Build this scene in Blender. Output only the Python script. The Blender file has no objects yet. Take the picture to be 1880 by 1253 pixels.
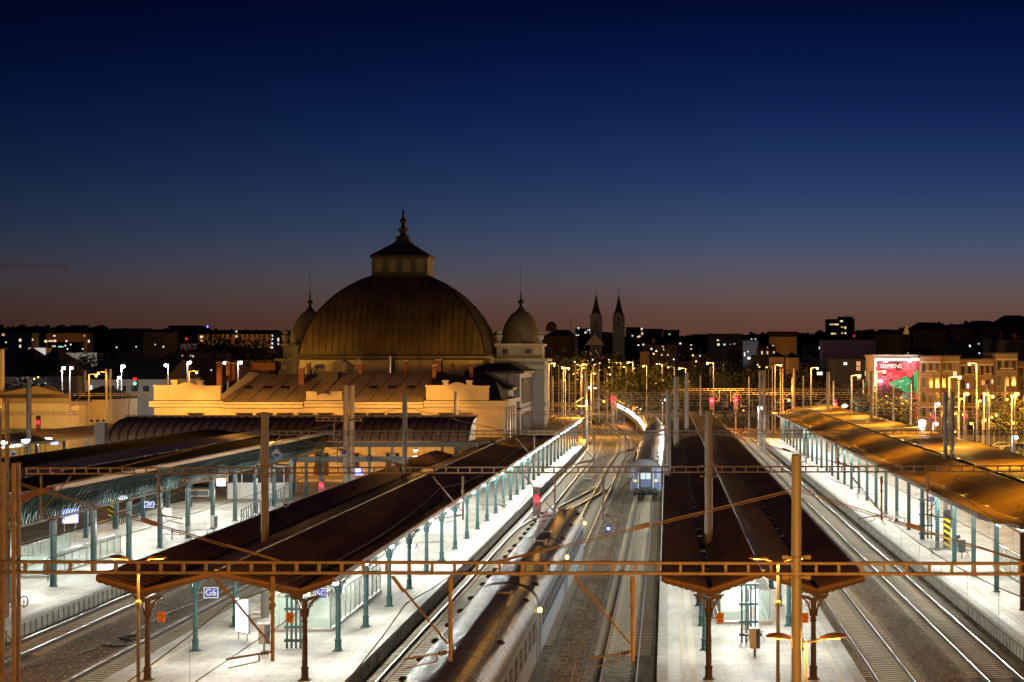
import bpy, math, random
from mathutils import Vector, Matrix
random.seed(7)
R = math.radians
SC = bpy.context.scene
COL = SC.collection
F, HX, HY, EYE = 4000.0, 1224.0, 669.0, 13.2     # focal length in photo pixels, vanishing point, eye height above the rails

def at(x, y, Y):
    """world point on a sight line at a chosen distance Y (used to read sizes off the photo)"""
    return Vector(((x - HX) * Y / F, Y, EYE - (y - HY) * Y / F))

# ---------------------------------------------------------------- mesh builder
class MB:
    def __init__(s):
        s.v, s.f, s.m, s.k = [], [], [], []
    def add(s, vs, fs, mi=0):
        n = len(s.v); s.k.append((n, len(s.f)))
        s.v += [tuple(v) for v in vs]
        s.f += [tuple(n + i for i in f) for f in fs]
        s.m += [mi] * len(fs)
        return s
    def box(s, x0, x1, y0, y1, z0, z1, mi=0):
        vs = [(x0,y0,z0),(x1,y0,z0),(x1,y1,z0),(x0,y1,z0),(x0,y0,z1),(x1,y0,z1),(x1,y1,z1),(x0,y1,z1)]
        return s.add(vs, [(0,3,2,1),(4,5,6,7),(0,1,5,4),(1,2,6,5),(2,3,7,6),(3,0,4,7)], mi)
    def bar(s, p, q, w, h=None, mi=0):
        p, q = Vector(p), Vector(q); h = h or w
        d = (q - p).normalized()
        u = d.cross(Vector((0,0,1)))
        if u.length < 1e-3: u = Vector((1,0,0))
        u.normalize(); t = u.cross(d)
        vs = []
        for c in (p, q):
            for a, b in ((-1,-1),(1,-1),(1,1),(-1,1)):
                vs.append(c + u*a*w/2 + t*b*h/2)
        return s.add(vs, [(0,1,2,3),(7,6,5,4),(0,4,5,1),(1,5,6,2),(2,6,7,3),(3,7,4,0)], mi)
    def tube(s, p, q, r0, r1=None, n=8, mi=0):
        p, q = Vector(p), Vector(q); r1 = r0 if r1 is None else r1
        d = (q - p).normalized()
        u = d.cross(Vector((0,0,1)))
        if u.length < 1e-3: u = Vector((1,0,0))
        u.normalize(); t = u.cross(d)
        vs = []
        for c, r in ((p, r0), (q, r1)):
            for i in range(n):
                a = 2*math.pi*i/n
                vs.append(c + u*math.cos(a)*r + t*math.sin(a)*r)
        fs = [(i, (i+1) % n, n+(i+1) % n, n+i) for i in range(n)]
        fs += [tuple(range(n-1,-1,-1)), tuple(range(n, 2*n))]
        return s.add(vs, fs, mi)
    def lathe(s, prof, c=(0,0,0), n=12, mi=0, rot=0.0, sq=None):
        """prof = [(r,z)...] turned round a vertical axis at c"""
        vs = []
        for r, z in prof:
            for i in range(n):
                a = 2*math.pi*i/n + rot
                vs.append((c[0]+r*math.cos(a), c[1]+r*math.sin(a), c[2]+z))
        fs = []
        for k in range(len(prof)-1):
            for i in range(n):
                j = (i+1) % n
                fs.append((k*n+i, k*n+j, (k+1)*n+j, (k+1)*n+i))
        fs += [tuple(range(n-1,-1,-1)), tuple((len(prof)-1)*n+i for i in range(n))]
        return s.add(vs, fs, mi)
    def prism(s, poly, a, b, axis='y', mi=0):
        """closed outline poly (2 coords) pushed along axis from a to b; y: poly=(x,z)  x: poly=(y,z)  z: poly=(x,y)"""
        f = {'y': lambda p, t: (p[0], t, p[1]), 'x': lambda p, t: (t, p[0], p[1]), 'z': lambda p, t: (p[0], p[1], t)}[axis]
        n = len(poly)
        vs = [f(p, a) for p in poly] + [f(p, b) for p in poly]
        fs = [(i, (i+1) % n, n+(i+1) % n, n+i) for i in range(n)] + [tuple(range(n-1,-1,-1)), tuple(range(n, 2*n))]
        return s.add(vs, fs, mi)
    def grid(s, rows, mi=0, closed=False):
        n = len(rows[0]); vs = [p for r in rows for p in r]; fs = []
        for k in range(len(rows)-1):
            for i in range(n if closed else n-1):
                j = (i+1) % n
                fs.append((k*n+i, k*n+j, (k+1)*n+j, (k+1)*n+i))
        return s.add(vs, fs, mi)
    def each(s, name, mat, parent=None, per=1):
        """the same shapes, but every `per` of them become an object of their own"""
        out = []; K = s.k + [(len(s.v), len(s.f))]
        for i in range(0, len(s.k), per):
            j = min(i+per, len(s.k)); q = MB(); v0, f0 = K[i]; v1, f1 = K[j]
            q.v = s.v[v0:v1]; q.f = [tuple(t-v0 for t in f) for f in s.f[f0:f1]]; q.m = s.m[f0:f1]
            out.append(q.build(name, mat, parent))
        return out
    def build(s, name, mat, parent=None, smooth=False, loc=None):
        me = bpy.data.meshes.new(name)
        me.from_pydata(s.v, [], s.f)
        mats = mat if isinstance(mat, (list, tuple)) else [mat]
        for m in mats: me.materials.append(m)
        if len(mats) > 1: me.polygons.foreach_set('material_index', s.m)
        if smooth: me.polygons.foreach_set('use_smooth', [True]*len(me.polygons))
        me.update()
        import bmesh as _b
        bm = _b.new(); bm.from_mesh(me); _b.ops.recalc_face_normals(bm, faces=bm.faces); bm.to_mesh(me); bm.free()
        o = bpy.data.objects.new(name, me); COL.objects.link(o)
        if parent is not None: o.parent = parent
        if loc is not None: o.location = loc
        return o

def tag(o, label=None, cat=None, group=None, kind=None):
    if label: o['label'] = label
    if cat: o['category'] = cat
    if group: o['group'] = group
    if kind: o['kind'] = kind
    return o
def thing(name, label, cat, loc=(0,0,0), rz=0, group=None, kind=None):
    o = bpy.data.objects.new(name, None); COL.objects.link(o)
    o.empty_display_size = .2
    o.location = loc; o.rotation_euler = (0,0,rz)
    return tag(o, label, cat, group, kind)
def dup(root, loc=None, rz=None, label=None, group=None, scale=None):
    r = root.copy(); COL.objects.link(r)
    if loc is not None: r.location = loc
    if rz is not None: r.rotation_euler = (0,0,rz)
    if scale is not None: r.scale = scale if hasattr(scale, '__len__') else (scale,)*3
    if label: r['label'] = label
    if group: r['group'] = group
    def kids(a, b):
        for ch in list(a.children):
            c = ch.copy(); COL.objects.link(c); c.parent = b
            c.matrix_parent_inverse = ch.matrix_parent_inverse
            kids(ch, c)
    kids(root, r)
    return r
def copy_part(o, parent, loc):
    c = o.copy(); COL.objects.link(c); c.parent = parent; c.location = loc; return c
def text(name, body, size, mat, parent, loc, rot=(R(90),0,0), ext=.004, align='CENTER'):
    cu = bpy.data.curves.new(name, 'FONT'); cu.body = body; cu.size = size; cu.extrude = ext
    cu.align_x = align; cu.align_y = 'CENTER'; cu.materials.append(mat)
    o = bpy.data.objects.new(name, cu); COL.objects.link(o); o.parent = parent
    o.location = loc; o.rotation_euler = rot
    bpy.context.view_layer.update()
    me = bpy.data.meshes.new_from_object(o); q = bpy.data.objects.new(name, me); COL.objects.link(q); q.parent = parent
    q.location = loc; q.rotation_euler = rot; bpy.data.objects.remove(o); q.name = name
    return q
ORD = ['first','second','third','fourth','fifth','sixth','seventh','eighth','ninth','tenth','eleventh','twelfth','thirteenth','fourteenth','fifteenth','sixteenth','seventeenth','eighteenth','nineteenth','twentieth']
def ordn(i):
    if i < 20: return ORD[i]
    t = {2:'twenty', 3:'thirty', 4:'forty'}[(i+1)//10]; u = (i+1) % 10
    return (t + '-' + ORD[u-1]) if u else {3:'thirtieth', 4:'fortieth'}[(i+1)//10]

# ---------------------------------------------------------------- materials
def mat(name, col, rough=.7, metal=0., col2=None, scale=3., amt=.35, bump=0., bscale=20., emit=None, estr=0., alpha=1., spec=.5,
        stretch=(1,1,1), detail=5., voro=False, coat=0.):
    m = bpy.data.materials.new(name); m.use_nodes = True
    nt = m.node_tree; N = nt.nodes; L = nt.links
    b = N['Principled BSDF']
    b.inputs['Roughness'].default_value = rough; b.inputs['Metallic'].default_value = metal
    b.inputs['Specular IOR Level'].default_value = spec; b.inputs['Coat Weight'].default_value = coat
    c1 = (*col, 1); c2 = (*(col2 or tuple(c*(1-amt) for c in col)), 1)
    tc = N.new('ShaderNodeTexCoord'); mp = N.new('ShaderNodeMapping'); mp.inputs['Scale'].default_value = stretch
    L.new(tc.outputs['Object'], mp.inputs['Vector'])
    if voro:
        t = N.new('ShaderNodeTexVoronoi'); t.inputs['Scale'].default_value = scale; fac = t.outputs['Color']
        bw = N.new('ShaderNodeSeparateColor'); L.new(fac, bw.inputs[0]); fac = bw.outputs[0]
    else:
        t = N.new('ShaderNodeTexNoise'); t.inputs['Scale'].default_value = scale; t.inputs['Detail'].default_value = detail
        fac = t.outputs['Fac']
    L.new(mp.outputs['Vector'], t.inputs['Vector'])
    rp = N.new('ShaderNodeValToRGB'); rp.color_ramp.elements[0].position = .3 if not voro else 0.; rp.color_ramp.elements[1].position = .7 if not voro else 1.
    rp.color_ramp.elements[0].color = c2; rp.color_ramp.elements[1].color = c1
    L.new(fac, rp.inputs['Fac']); L.new(rp.outputs['Color'], b.inputs['Base Color'])
    if bump:
        n2 = N.new('ShaderNodeTexNoise'); n2.inputs['Scale'].default_value = bscale; n2.inputs['Detail'].default_value = 3
        L.new(mp.outputs['Vector'], n2.inputs['Vector'])
        bp = N.new('ShaderNodeBump'); bp.inputs['Strength'].default_value = bump; bp.inputs['Distance'].default_value = .05
        L.new(n2.outputs['Fac'], bp.inputs['Height']); L.new(bp.outputs['Normal'], b.inputs['Normal'])
    if emit:
        b.inputs['Emission Color'].default_value = (*emit, 1); b.inputs['Emission Strength'].default_value = estr
    if alpha < 1:
        b.inputs['Alpha'].default_value = alpha
    return m
def emat(name, col, strength, sample=False):
    m = bpy.data.materials.new(name); m.use_nodes = True
    N = m.node_tree.nodes; b = N['Principled BSDF']
    b.inputs['Base Color'].default_value = (*[c*.6 for c in col], 1)
    b.inputs['Emission Color'].default_value = (*col, 1); b.inputs['Emission Strength'].default_value = strength
    if not sample: m.cycles.emission_sampling = 'NONE'
    return m
M = {}
M['dirt'] = mat('dirt', (.16,.105,.065), .95, col2=(.075,.05,.034), scale=.35, bump=.6, bscale=9, detail=8)
def gravel(name, a, b_, c):
    """two scales: stones (voronoi) over wide stains (noise)"""
    m = mat(name, a, .95, col2=b_, scale=4.5, voro=True, bump=.8, bscale=11)
    nt = m.node_tree; N = nt.nodes; L = nt.links; b = N['Principled BSDF']
    src = b.inputs['Base Color'].links[0].from_socket
    tc = N.new('ShaderNodeTexCoord'); mp = N.new('ShaderNodeMapping'); mp.inputs['Scale'].default_value = (1,.25,1)
    L.new(tc.outputs['Object'], mp.inputs['Vector'])
    n = N.new('ShaderNodeTexNoise'); n.inputs['Scale'].default_value = .55; n.inputs['Detail'].default_value = 6
    L.new(mp.outputs['Vector'], n.inputs['Vector'])
    r = N.new('ShaderNodeValToRGB'); r.color_ramp.elements[0].position = .38; r.color_ramp.elements[1].position = .62
    r.color_ramp.elements[0].color = (*c, 1); r.color_ramp.elements[1].color = (1,1,1,1)
    L.new(n.outputs['Fac'], r.inputs['Fac'])
    mx = N.new('ShaderNodeMix'); mx.data_type = 'RGBA'; mx.blend_type = 'MULTIPLY'; mx.inputs[0].default_value = 1
    L.new(src, mx.inputs[6]); L.new(r.outputs['Color'], mx.inputs[7]); L.new(mx.outputs[2], b.inputs['Base Color'])
    return m
M['ground'] = gravel('ground_gravel', (.34,.26,.165), (.05,.037,.024), (.5,.42,.33))
M['bed'] = gravel('ballast', (.26,.22,.155), (.07,.058,.04), (.6,.52,.42))
M['brownbed'] = gravel('brown_dirt', (.15,.105,.07), (.07,.048,.032), (.6,.5,.45))
M['sleeper'] = mat('sleeper_concrete', (.52,.46,.35), .9, amt=.3, scale=4)
M['railside'] = mat('rail_side', (.06,.042,.03), .8, amt=.4, scale=5)
M['railtop'] = mat('rail_top', (.46,.44,.42), .34, 1., amt=.15, scale=.7, stretch=(1,.15,1))
def paving(name, a, b_, rx=.6, ry=.3):
    m = bpy.data.materials.new(name); m.use_nodes = True
    nt = m.node_tree; N = nt.nodes; L = nt.links; b = N['Principled BSDF']
    b.inputs['Roughness'].default_value = .55
    tc = N.new('ShaderNodeTexCoord'); br = N.new('ShaderNodeTexBrick')
    br.inputs['Scale'].default_value = 1; br.inputs['Brick Width'].default_value = rx; br.inputs['Row Height'].default_value = ry
    br.inputs['Mortar Size'].default_value = .03; br.inputs['Color1'].default_value = (*a,1); br.inputs['Color2'].default_value = (*b_,1)
    br.inputs['Mortar'].default_value = (a[0]*.58, a[1]*.56, a[2]*.53, 1)
    L.new(tc.outputs['Object'], br.inputs['Vector'])
    n = N.new('ShaderNodeTexNoise'); n.inputs['Scale'].default_value = .45; n.inputs['Detail'].default_value = 9; n.inputs['Roughness'].default_value = .65
    mp = N.new('ShaderNodeMapping'); mp.inputs['Scale'].default_value = (1.6,.6,1); L.new(tc.outputs['Object'], mp.inputs['Vector']); L.new(mp.outputs['Vector'], n.inputs['Vector'])
    r = N.new('ShaderNodeValToRGB'); r.color_ramp.elements[0].position = .3; r.color_ramp.elements[1].position = .6
    r.color_ramp.elements[0].color = (.55,.53,.49,1); r.color_ramp.elements[1].color = (1,1,1,1); L.new(n.outputs['Fac'], r.inputs['Fac'])
    mx = N.new('ShaderNodeMix'); mx.data_type = 'RGBA'; mx.blend_type = 'MULTIPLY'; mx.inputs[0].default_value = 1
    L.new(br.outputs['Color'], mx.inputs[6]); L.new(r.outputs['Color'], mx.inputs[7]); L.new(mx.outputs[2], b.inputs['Base Color'])
    return m
M['paving'] = paving('platform_paving', (.56,.54,.49), (.45,.435,.40), 1.2, .62)
M['coping'] = mat('platform_edge_stone', (.44,.42,.38), .7, amt=.3, scale=1.5)
M['guide'] = mat('guide_strip', (.66,.62,.5), .7, amt=.2, scale=2)
M['wornstrip'] = mat('worn_yellow_line', (.66,.56,.36), .7, col2=(.5,.47,.41), scale=1.4)
M['edge'] = mat('edge_concrete', (.42,.40,.34), .85, amt=.45, scale=1.2, stretch=(1,.5,2))
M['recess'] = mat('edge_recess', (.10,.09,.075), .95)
M['steel'] = mat('galvanised_steel', (.40,.38,.36), .5, .4, amt=.35, scale=6)
M['beam'] = mat('gantry_paint', (.34,.25,.19), .6, .2, amt=.35, scale=5)
M['mast'] = mat('mast_paint', (.36,.32,.29), .5, .1, amt=.2, scale=2, stretch=(1,1,.3))
M['roof'] = mat('roof_sheet_brown', (.19,.105,.048), .55, .0, col2=(.08,.046,.024), scale=.5, stretch=(1,.35,1), detail=8)
M['roofband'] = mat('roof_sheet_smooth', (.17,.092,.04), .5, .0, amt=.35, scale=.7, stretch=(1,.35,1))
M['gutter'] = mat('gutter_black', (.02,.015,.012), .6)
M['fascia'] = mat('fascia_brown', (.24,.105,.05), .55, amt=.3, scale=3)
M['ridgecap'] = mat('ridge_cap', (.42,.37,.33), .4, .4, amt=.2)
M['goldroof'] = mat('yellow_sheet_roof', (.55,.32,.035), .45, .1, col2=(.34,.19,.02), scale=.5, stretch=(.3,1,1))
M['teal'] = mat('teal_paint', (.038,.11,.12), .42, amt=.3, scale=3)
M['soffit'] = mat('soffit_dark', (.05,.065,.055), .7)
M['blackroof'] = mat('black_felt_roof', (.022,.018,.016), .95, spec=.1)
M['tealdark'] = mat('dark_teal_paint', (.035,.075,.075), .45, amt=.3, scale=4)
M['brownpaint'] = mat('brown_paint', (.085,.046,.03), .5, amt=.3, scale=4)
M['greyblue'] = mat('greyblue_paint', (.20,.25,.27), .45, amt=.2, scale=3)
M['rowbrown'] = mat('brown_render', (.36,.22,.13), .9, amt=.25, scale=.6, stretch=(1,1,.4))
M['rowtan'] = mat('tan_render', (.30,.22,.16), .9, amt=.25, scale=.6, stretch=(1,1,.4))
M['white'] = mat('white_paint', (.75,.75,.73), .5, amt=.1)
M['black'] = mat('black_paint', (.018,.018,.02), .5)
M['yellow'] = mat('yellow_paint', (.85,.66,.02), .5, amt=.12, scale=8)
M['orange'] = mat('orange_sign', (.82,.25,.03), .5, amt=.1)
M['blue'] = mat('blue_sign', (.03,.06,.38), .5, amt=.1)
M['red'] = mat('red_paint', (.55,.03,.03), .5)
M['silver'] = mat('stainless_steel', (.55,.53,.5), .32, .8, amt=.15, scale=8)
M['darkgrey'] = mat('dark_grey_paint', (.07,.075,.085), .5, amt=.2)
M['glass'] = mat('glass_green', (.55,.72,.64), .08, amt=.1, alpha=.34)
M['darkglass'] = mat('dark_glass', (.03,.035,.04), .12, amt=.3)
M['coachgrey'] = mat('coach_light_grey', (.36,.40,.47), .35, amt=.14, scale=2, coat=.2)
M['coachblue'] = mat('coach_blue', (.07,.13,.30), .35, amt=.15, scale=2, coat=.2)
M['coachpale'] = mat('coach_pale_blue', (.27,.34,.50), .35, amt=.15, scale=2, coat=.2)
M['under'] = mat('underframe', (.035,.03,.026), .8, amt=.4, scale=4)
def rooftex(name, col, sc, st, rough=.33):
    m = mat(name, col, rough, .08, spec=.33, amt=.6, scale=2.2, stretch=(.35,2.2,.35))
    nt = m.node_tree; N = nt.nodes; L = nt.links; b = N['Principled BSDF']
    tc = N.new('ShaderNodeTexCoord')
    w = N.new('ShaderNodeTexWave'); w.bands_direction = 'Y'; w.inputs['Scale'].default_value = sc; w.inputs['Distortion'].default_value = .25; w.inputs['Detail'].default_value = 1
    L.new(tc.outputs['Object'], w.inputs['Vector'])
    n = N.new('ShaderNodeTexNoise'); n.inputs['Scale'].default_value = 2.0; n.inputs['Detail'].default_value = 4
    mp = N.new('ShaderNodeMapping'); mp.inputs['Scale'].default_value = (.22,2.4,.22)
    L.new(tc.outputs['Object'], mp.inputs['Vector']); L.new(mp.outputs['Vector'], n.inputs['Vector'])
    ad = N.new('ShaderNodeMath'); ad.operation = 'MULTIPLY_ADD'; ad.inputs[1].default_value = 5.
    L.new(n.outputs['Fac'], ad.inputs[0]); L.new(w.outputs['Fac'], ad.inputs[2])
    bp = N.new('ShaderNodeBump'); bp.inputs['Strength'].default_value = st; bp.inputs['Distance'].default_value = .06
    L.new(ad.outputs[0], bp.inputs['Height']); L.new(bp.outputs['Normal'], b.inputs['Normal'])
    return m
M['coachroof'] = rooftex('coach_roof', (.11,.11,.115), 1.9, .7, .33)
M['coachroofpale'] = rooftex('coach_roof_pale', (.34,.32,.32), 1.9, .6, .34)
M['plaster'] = mat('cream_plaster', (.62,.50,.34), .85, amt=.14, scale=.7, stretch=(1,1,.4))
M['plaster2'] = mat('grey_plaster', (.42,.40,.36), .85, amt=.22, scale=.8, stretch=(1,1,.35))
M['trimstone'] = mat('trim_stone', (.66,.55,.40), .8, amt=.15, scale=2)
M['tin'] = mat('tin_roof', (.38,.27,.20), .8, .0, col2=(.24,.17,.125), scale=.35, stretch=(1,1,1))
M['tindark'] = mat('tin_roof_dark', (.05,.035,.03), .6, .1, amt=.4, scale=.6)
M['brick'] = mat('chimney_brick', (.34,.13,.07), .85, amt=.35, scale=6)
M['copperpatina'] = mat('copper_dome', (.24,.155,.04), .5, .2, col2=(.10,.055,.02), scale=.45, stretch=(1,1,.25))
M['copperlantern'] = mat('lantern_copper', (.10,.085,.045), .6, .1, amt=.4, scale=1.5)
M['copperbrown'] = mat('copper_dome_brown', (.06,.036,.022), .5, .3, amt=.3, scale=.5, stretch=(1,1,.2))
M['patina'] = mat('green_patina', (.20,.18,.11), .6, .1, amt=.25, scale=1.2)
M['city'] = mat('city_wall', (.10,.085,.08), .9, amt=.3, scale=.08)
M['citytan'] = mat('city_wall_tan', (.34,.24,.15), .9, amt=.25, scale=.1)
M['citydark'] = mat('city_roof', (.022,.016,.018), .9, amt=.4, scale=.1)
M['citypink'] = mat('city_wall_pink', (.22,.15,.16), .9, amt=.2, scale=.1)
M['citygrey'] = mat('city_wall_grey', (.19,.19,.20), .9, amt=.3, scale=.1)
M['hill'] = mat('hill_earth', (.035,.035,.028), .95, amt=.5, scale=.01)
M['leaf'] = mat('foliage', (.10,.095,.035), .8, col2=(.045,.05,.018), scale=.9)
M['leafdark'] = mat('foliage_dark', (.045,.05,.03), .85, amt=.5, scale=.6)
M['bark'] = mat('bark', (.10,.075,.05), .9, amt=.4, scale=4)
M['asphalt'] = mat('asphalt', (.07,.065,.06), .85, amt=.3, scale=.6)
M['wire'] = mat('wire', (.12,.085,.06), .6, .3)
M['lampwhite'] = emat('lamp_white', (.92,.97,1.), 28)
M['lamporange'] = emat('lamp_orange', (1.,.50,.10), 5)
M['lampyellow'] = emat('lamp_yellow', (1.,.62,.16), 5)
M['litwarm'] = emat('lit_window_warm', (1.,.78,.42), 1.1)
M['litwhite'] = emat('lit_window_white', (.9,.95,.95), 1.2)
M['litorange'] = emat('lit_window_orange', (1.,.5,.2), .8)
M['litgreen'] = emat('lit_window_green', (.2,1.,.6), .9)
M['signalred'] = emat('signal_red', (1.,.003,.010), 8)
M['skyband'] = mat('polycarbonate_band', (.52,.50,.40), .7, amt=.2)
M['signalcore'] = emat('signal_red_core', (1.,.55,.5), 12)
M['signalblue'] = emat('signal_blue', (.15,.2,1.), 6)
M['signalgreen'] = emat('signal_green', (.1,1.,.75), 3)
M['screenblue'] = emat('screen_blue', (.22,.25,1.), 3.2)
M['screenwhite'] = emat('screen_white', (.75,.85,1.), 2.6)
M['coachlamp'] = emat('coach_lamp', (1.,.6,.12), 9)
M['litpane'] = emat('dim_lit_pane', (.6,.75,.9), .45)
M['litcoach'] = emat('coach_window_lit', (.92,.97,1.), 5.0)
# ---------------------------------------------------------------- lights
def light(loc, power, col=(1,1,1), size=.12, parent=None, spot=None, name='lamp_or_fill_light', aim=None, blend=.6):  # also makes added fill lights that have no fixture
    d = bpy.data.lights.new(name, 'SPOT' if spot else 'POINT'); d.energy = power; d.color = col; d.shadow_soft_size = size
    if spot: d.spot_size = R(spot); d.spot_blend = blend
    o = bpy.data.objects.new(name, d); COL.objects.link(o); o.location = loc
    if aim is not None:
        o.rotation_euler = (Vector(aim) - Vector(loc)).to_track_quat('-Z', 'Y').to_euler()
    if parent is not None: o.parent = parent
    return o
COOL = (.98,1.,.90); SOD = (1.,.43,.06); WARM = (1.,.72,.35)

# ---------------------------------------------------------------- ground
g = MB()
xs = [-1500,-600,-200,-60,-20,20,60,200,700,1600]; ys = [-20,60,120,200,300,420,600,720,900,1150,1500,2200,4000]
def gz(x, y):
    t = max(0., (y-720)/900.); h = -.32 + min(1., t)**1.1 * 20
    return h
for_rows = [[(x, y, gz(x, y)) for x in xs] for y in ys]
g.grid(for_rows).build('ground', M['ground'], None); bpy.data.objects['ground']['kind'] = 'structure'
# brown dirt strips between the tracks
def strip(name, x0, x1, y0, y1, z, m):
    o = MB().box(x0, x1, y0, y1, z-.1, z).build(name, m); o['kind'] = 'structure'; return o
strip('dirt_path', 10.95, 12.9, 20, 330, -.245, M['brownbed'])
strip('dirt_path', -28.7, -25.6, 20, 230, -.245, M['brownbed'])
strip('dirt_path', -9.9, -8.3, 20, 160, -.25, M['brownbed'])

# ---------------------------------------------------------------- railway tracks
def resample(pts, step):
    out = []; acc = 0
    P = [Vector((*p, 0)) for p in pts]
    for a, b in zip(P, P[1:]):
        L_ = (b-a).length; t = acc
        while t < L_:
            out.append((a + (b-a)*t/L_, (b-a).normalized())); t += step
        acc = t - L_
    return out
def smooth_path(pts, n=6):
    """Catmull-Rom through the centre points"""
    P = [Vector((*p, 0)) for p in pts]; P = [P[0]*2-P[1]] + P + [P[-1]*2-P[-2]]; out = []
    for i in range(1, len(P)-2):
        for k in range(n):
            t = k/n; p0,p1,p2,p3 = P[i-1],P[i],P[i+1],P[i+2]
            q = .5*((2*p1)+(p2-p0)*t+(2*p0-5*p1+4*p2-p3)*t*t+(3*p1-p0-3*p2+p3)*t**3)
            out.append((q.x, q.y))
    out.append((P[-2].x, P[-2].y)); return out
sl_mesh = None
def track(label, pts, n_parts=100, first=88, sleepers_to=400, bed=True):
    global sl_mesh
    root = thing('railway_track', label, 'railway track', group='railway tracks of the station yard', kind='structure')
    path = smooth_path(pts)
    P = [Vector((*p, 0)) for p in path]
    dirs = [(P[min(i+1, len(P)-1)] - P[max(i-1, 0)]).normalized() for i in range(len(P))]
    nor = [Vector((d.y, -d.x, 0)) for d in dirs]
    for s in (-1, 1):
        mb = MB(); rows = []
        prof = [(-.07,-.165),(-.02,-.14),(-.02,-.04),(-.036,-.03),(-.036,0),(.036,0),(.036,-.03),(.02,-.04),(.02,-.14),(.07,-.165)]
        for p, n in zip(P, nor):
            c = p + n*s*.753
            rows.append([(c.x+n.x*a, c.y+n.y*a, z) for a, z in prof])
        mb.grid(rows)
        k = len(prof)-1
        for i in range(len(rows)-1): mb.m[i*k+4] = 1
        mb.build('rail', [M['railside'], M['railtop']], root)
    if bed:
        mb = MB(); rows = []
        for p, n in zip(P, nor):
            rows.append([(p.x+n.x*a, p.y+n.y*a, z) for a, z in ((-1.9,-.31),(-1.45,-.205),(1.45,-.205),(1.9,-.31))])
        mb.grid(rows).build('ballast_bed', M['bed'], root)
    if sl_mesh is None:
        m2 = MB()
        m2.prism([(-1.3,-.2),(1.3,-.2),(1.3,.055),(.9,.075),(.6,.075),(.3,.04),(-.3,.04),(-.6,.075),(-.9,.075),(-1.3,.055)], -.13, .13)
        o = m2.build('sleeper', M['sleeper'], root); sl_mesh = o.data; bpy.data.objects.remove(o)
    rest = MB(); cnt = 0
    for p, d in resample(path, .6):
        if p.y < first or p.y > sleepers_to: continue
        a = math.atan2(-d.x, d.y)
        if cnt < n_parts:
            o = bpy.data.objects.new('sleeper', sl_mesh); COL.objects.link(o); o.parent = root
            o.location = (p.x, p.y, -.235); o.rotation_euler = (0,0,a); cnt += 1
        else:
            n = Vector((d.y, -d.x, 0)); q = []
            for sx, sy in ((-1.3,-.13),(1.3,-.13),(1.3,.13),(-1.3,.13)): q.append(p + n*sx + d*sy)
            vs = [(v.x, v.y, -.3) for v in q] + [(v.x, v.y, -.18) for v in q]
            rest.add(vs, [(4,5,6,7),(0,1,5,4),(1,2,6,5),(2,3,7,6),(3,0,4,7)])
    if rest.v:
        o = rest.build('sleeper_run', M['sleeper'], root); o['kind'] = 'stuff'
    return root
C_G = [(-2.03,20),(-2.03,120),(-2.03,250),(-2.03,350),(-4.2,430),(-9.0,530),(-15.5,625),(-26,750),(-44,950),(-64,1150)]
C_F = [(-6.75,20),(-6.75,150),(-6.75,280),(-6.85,350),(-9.3,430),(-15.3,528),(-27,740),(-48,950),(-68,1150)]
C_E = [(-11.35,20),(-11.35,150),(-11.35,250),(-11.5,330),(-14.2,440),(-20.5,560),(-34,754),(-56,960)]
C_H = [(9.6,20),(9.6,200),(9.6,370),(5.5,500),(-6,720),(-30,1000)]
C_I = [(14.2,20),(14.2,200),(14.25,350),(14.0,410),(10.2,500),(-1,700),(-24,980)]
track('track under the second train, curving away towards the church', C_G, first=100)
track('track under the grey roofed coaches in the middle of the yard', C_F, first=104)
track('shiny track along the platform with the 5G sign', C_E, first=88)
track('track along the sunless side of the middle platform, half under its roof', C_H, first=88)
track('track along the golden roofed platform', C_I, first=93)
track('track along the platform with the arched lattice canopy', [(-30.15,20),(-30.15,120),(-30.15,228)], first=100, sleepers_to=226)
track('track beside the platform with the G6 sign', [(-24.25,20),(-24.25,120),(-24.25,228)], first=88, sleepers_to=226)
track('track beyond the arched canopy, seen between its teal posts', [(-46.7,20),(-46.7,150),(-46.7,300)], n_parts=40, first=130, sleepers_to=290)
track('curved crossover track joining the coach track to the 5G platform track', [(-11.35,168),(-11.0,182),(-9.1,204),(-7.3,228),(-6.8,243)], n_parts=20, first=170, sleepers_to=240, bed=False)
for k, x in enumerate((31.5, 36.3, 41)):
    track(('first','second','third')[k] + ' track counted outward beyond the golden roof', [(x,60),(x,200),(x-1,350),(x-8,520),(x-22,740)], n_parts=10, first=150, sleepers_to=330)
for k, (a, b) in enumerate((((-20,560),(-70,900)), ((-13,470),(-60,800)), ((4,470),(-38,880)), ((18,430),(-12,760)))):
    track('orange lit track of the far yard, ' + ORD[k] + ' of four between the masts', [a, ((a[0]*2+b[0])/3+2, (a[1]*2+b[1])/3), b], n_parts=0, first=2000, sleepers_to=0)
st = MB(); rs = random.Random(31)
for (xa, xb, n) in ((-5.0,-3.7,5200),(-.7,-.42,900),(7.97,8.25,700),(10.95,12.9,5200),(15.45,16.0,1500),(-9.9,-8.1,3500),(-12.8,-12.5,700),(-28.8,-25.7,5200),(-31.7,-31.3,600),(-3.6,-.5,1800),(8.3,10.9,1500),(12.9,15.5,1500)):
    for i in range(n):
        x = rs.uniform(xa, xb); y = 86+110*rs.random()**1.5; s = rs.uniform(.025,.065); z = -.25+s*.4; a = rs.random()*3
        c_, s_ = math.cos(a)*s, math.sin(a)*s
        st.add([(x-c_,y-s_,z),(x+s_,y-c_,z),(x+c_,y+s_,z),(x-s_,y+c_,z),(x+s*.2,y,z+s*.8)],[(0,1,4),(1,2,4),(2,3,4),(3,0,4)])
M['stone'] = mat('loose_stone', (.40,.31,.21), .95, col2=(.09,.072,.05), scale=7, voro=True)
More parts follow.
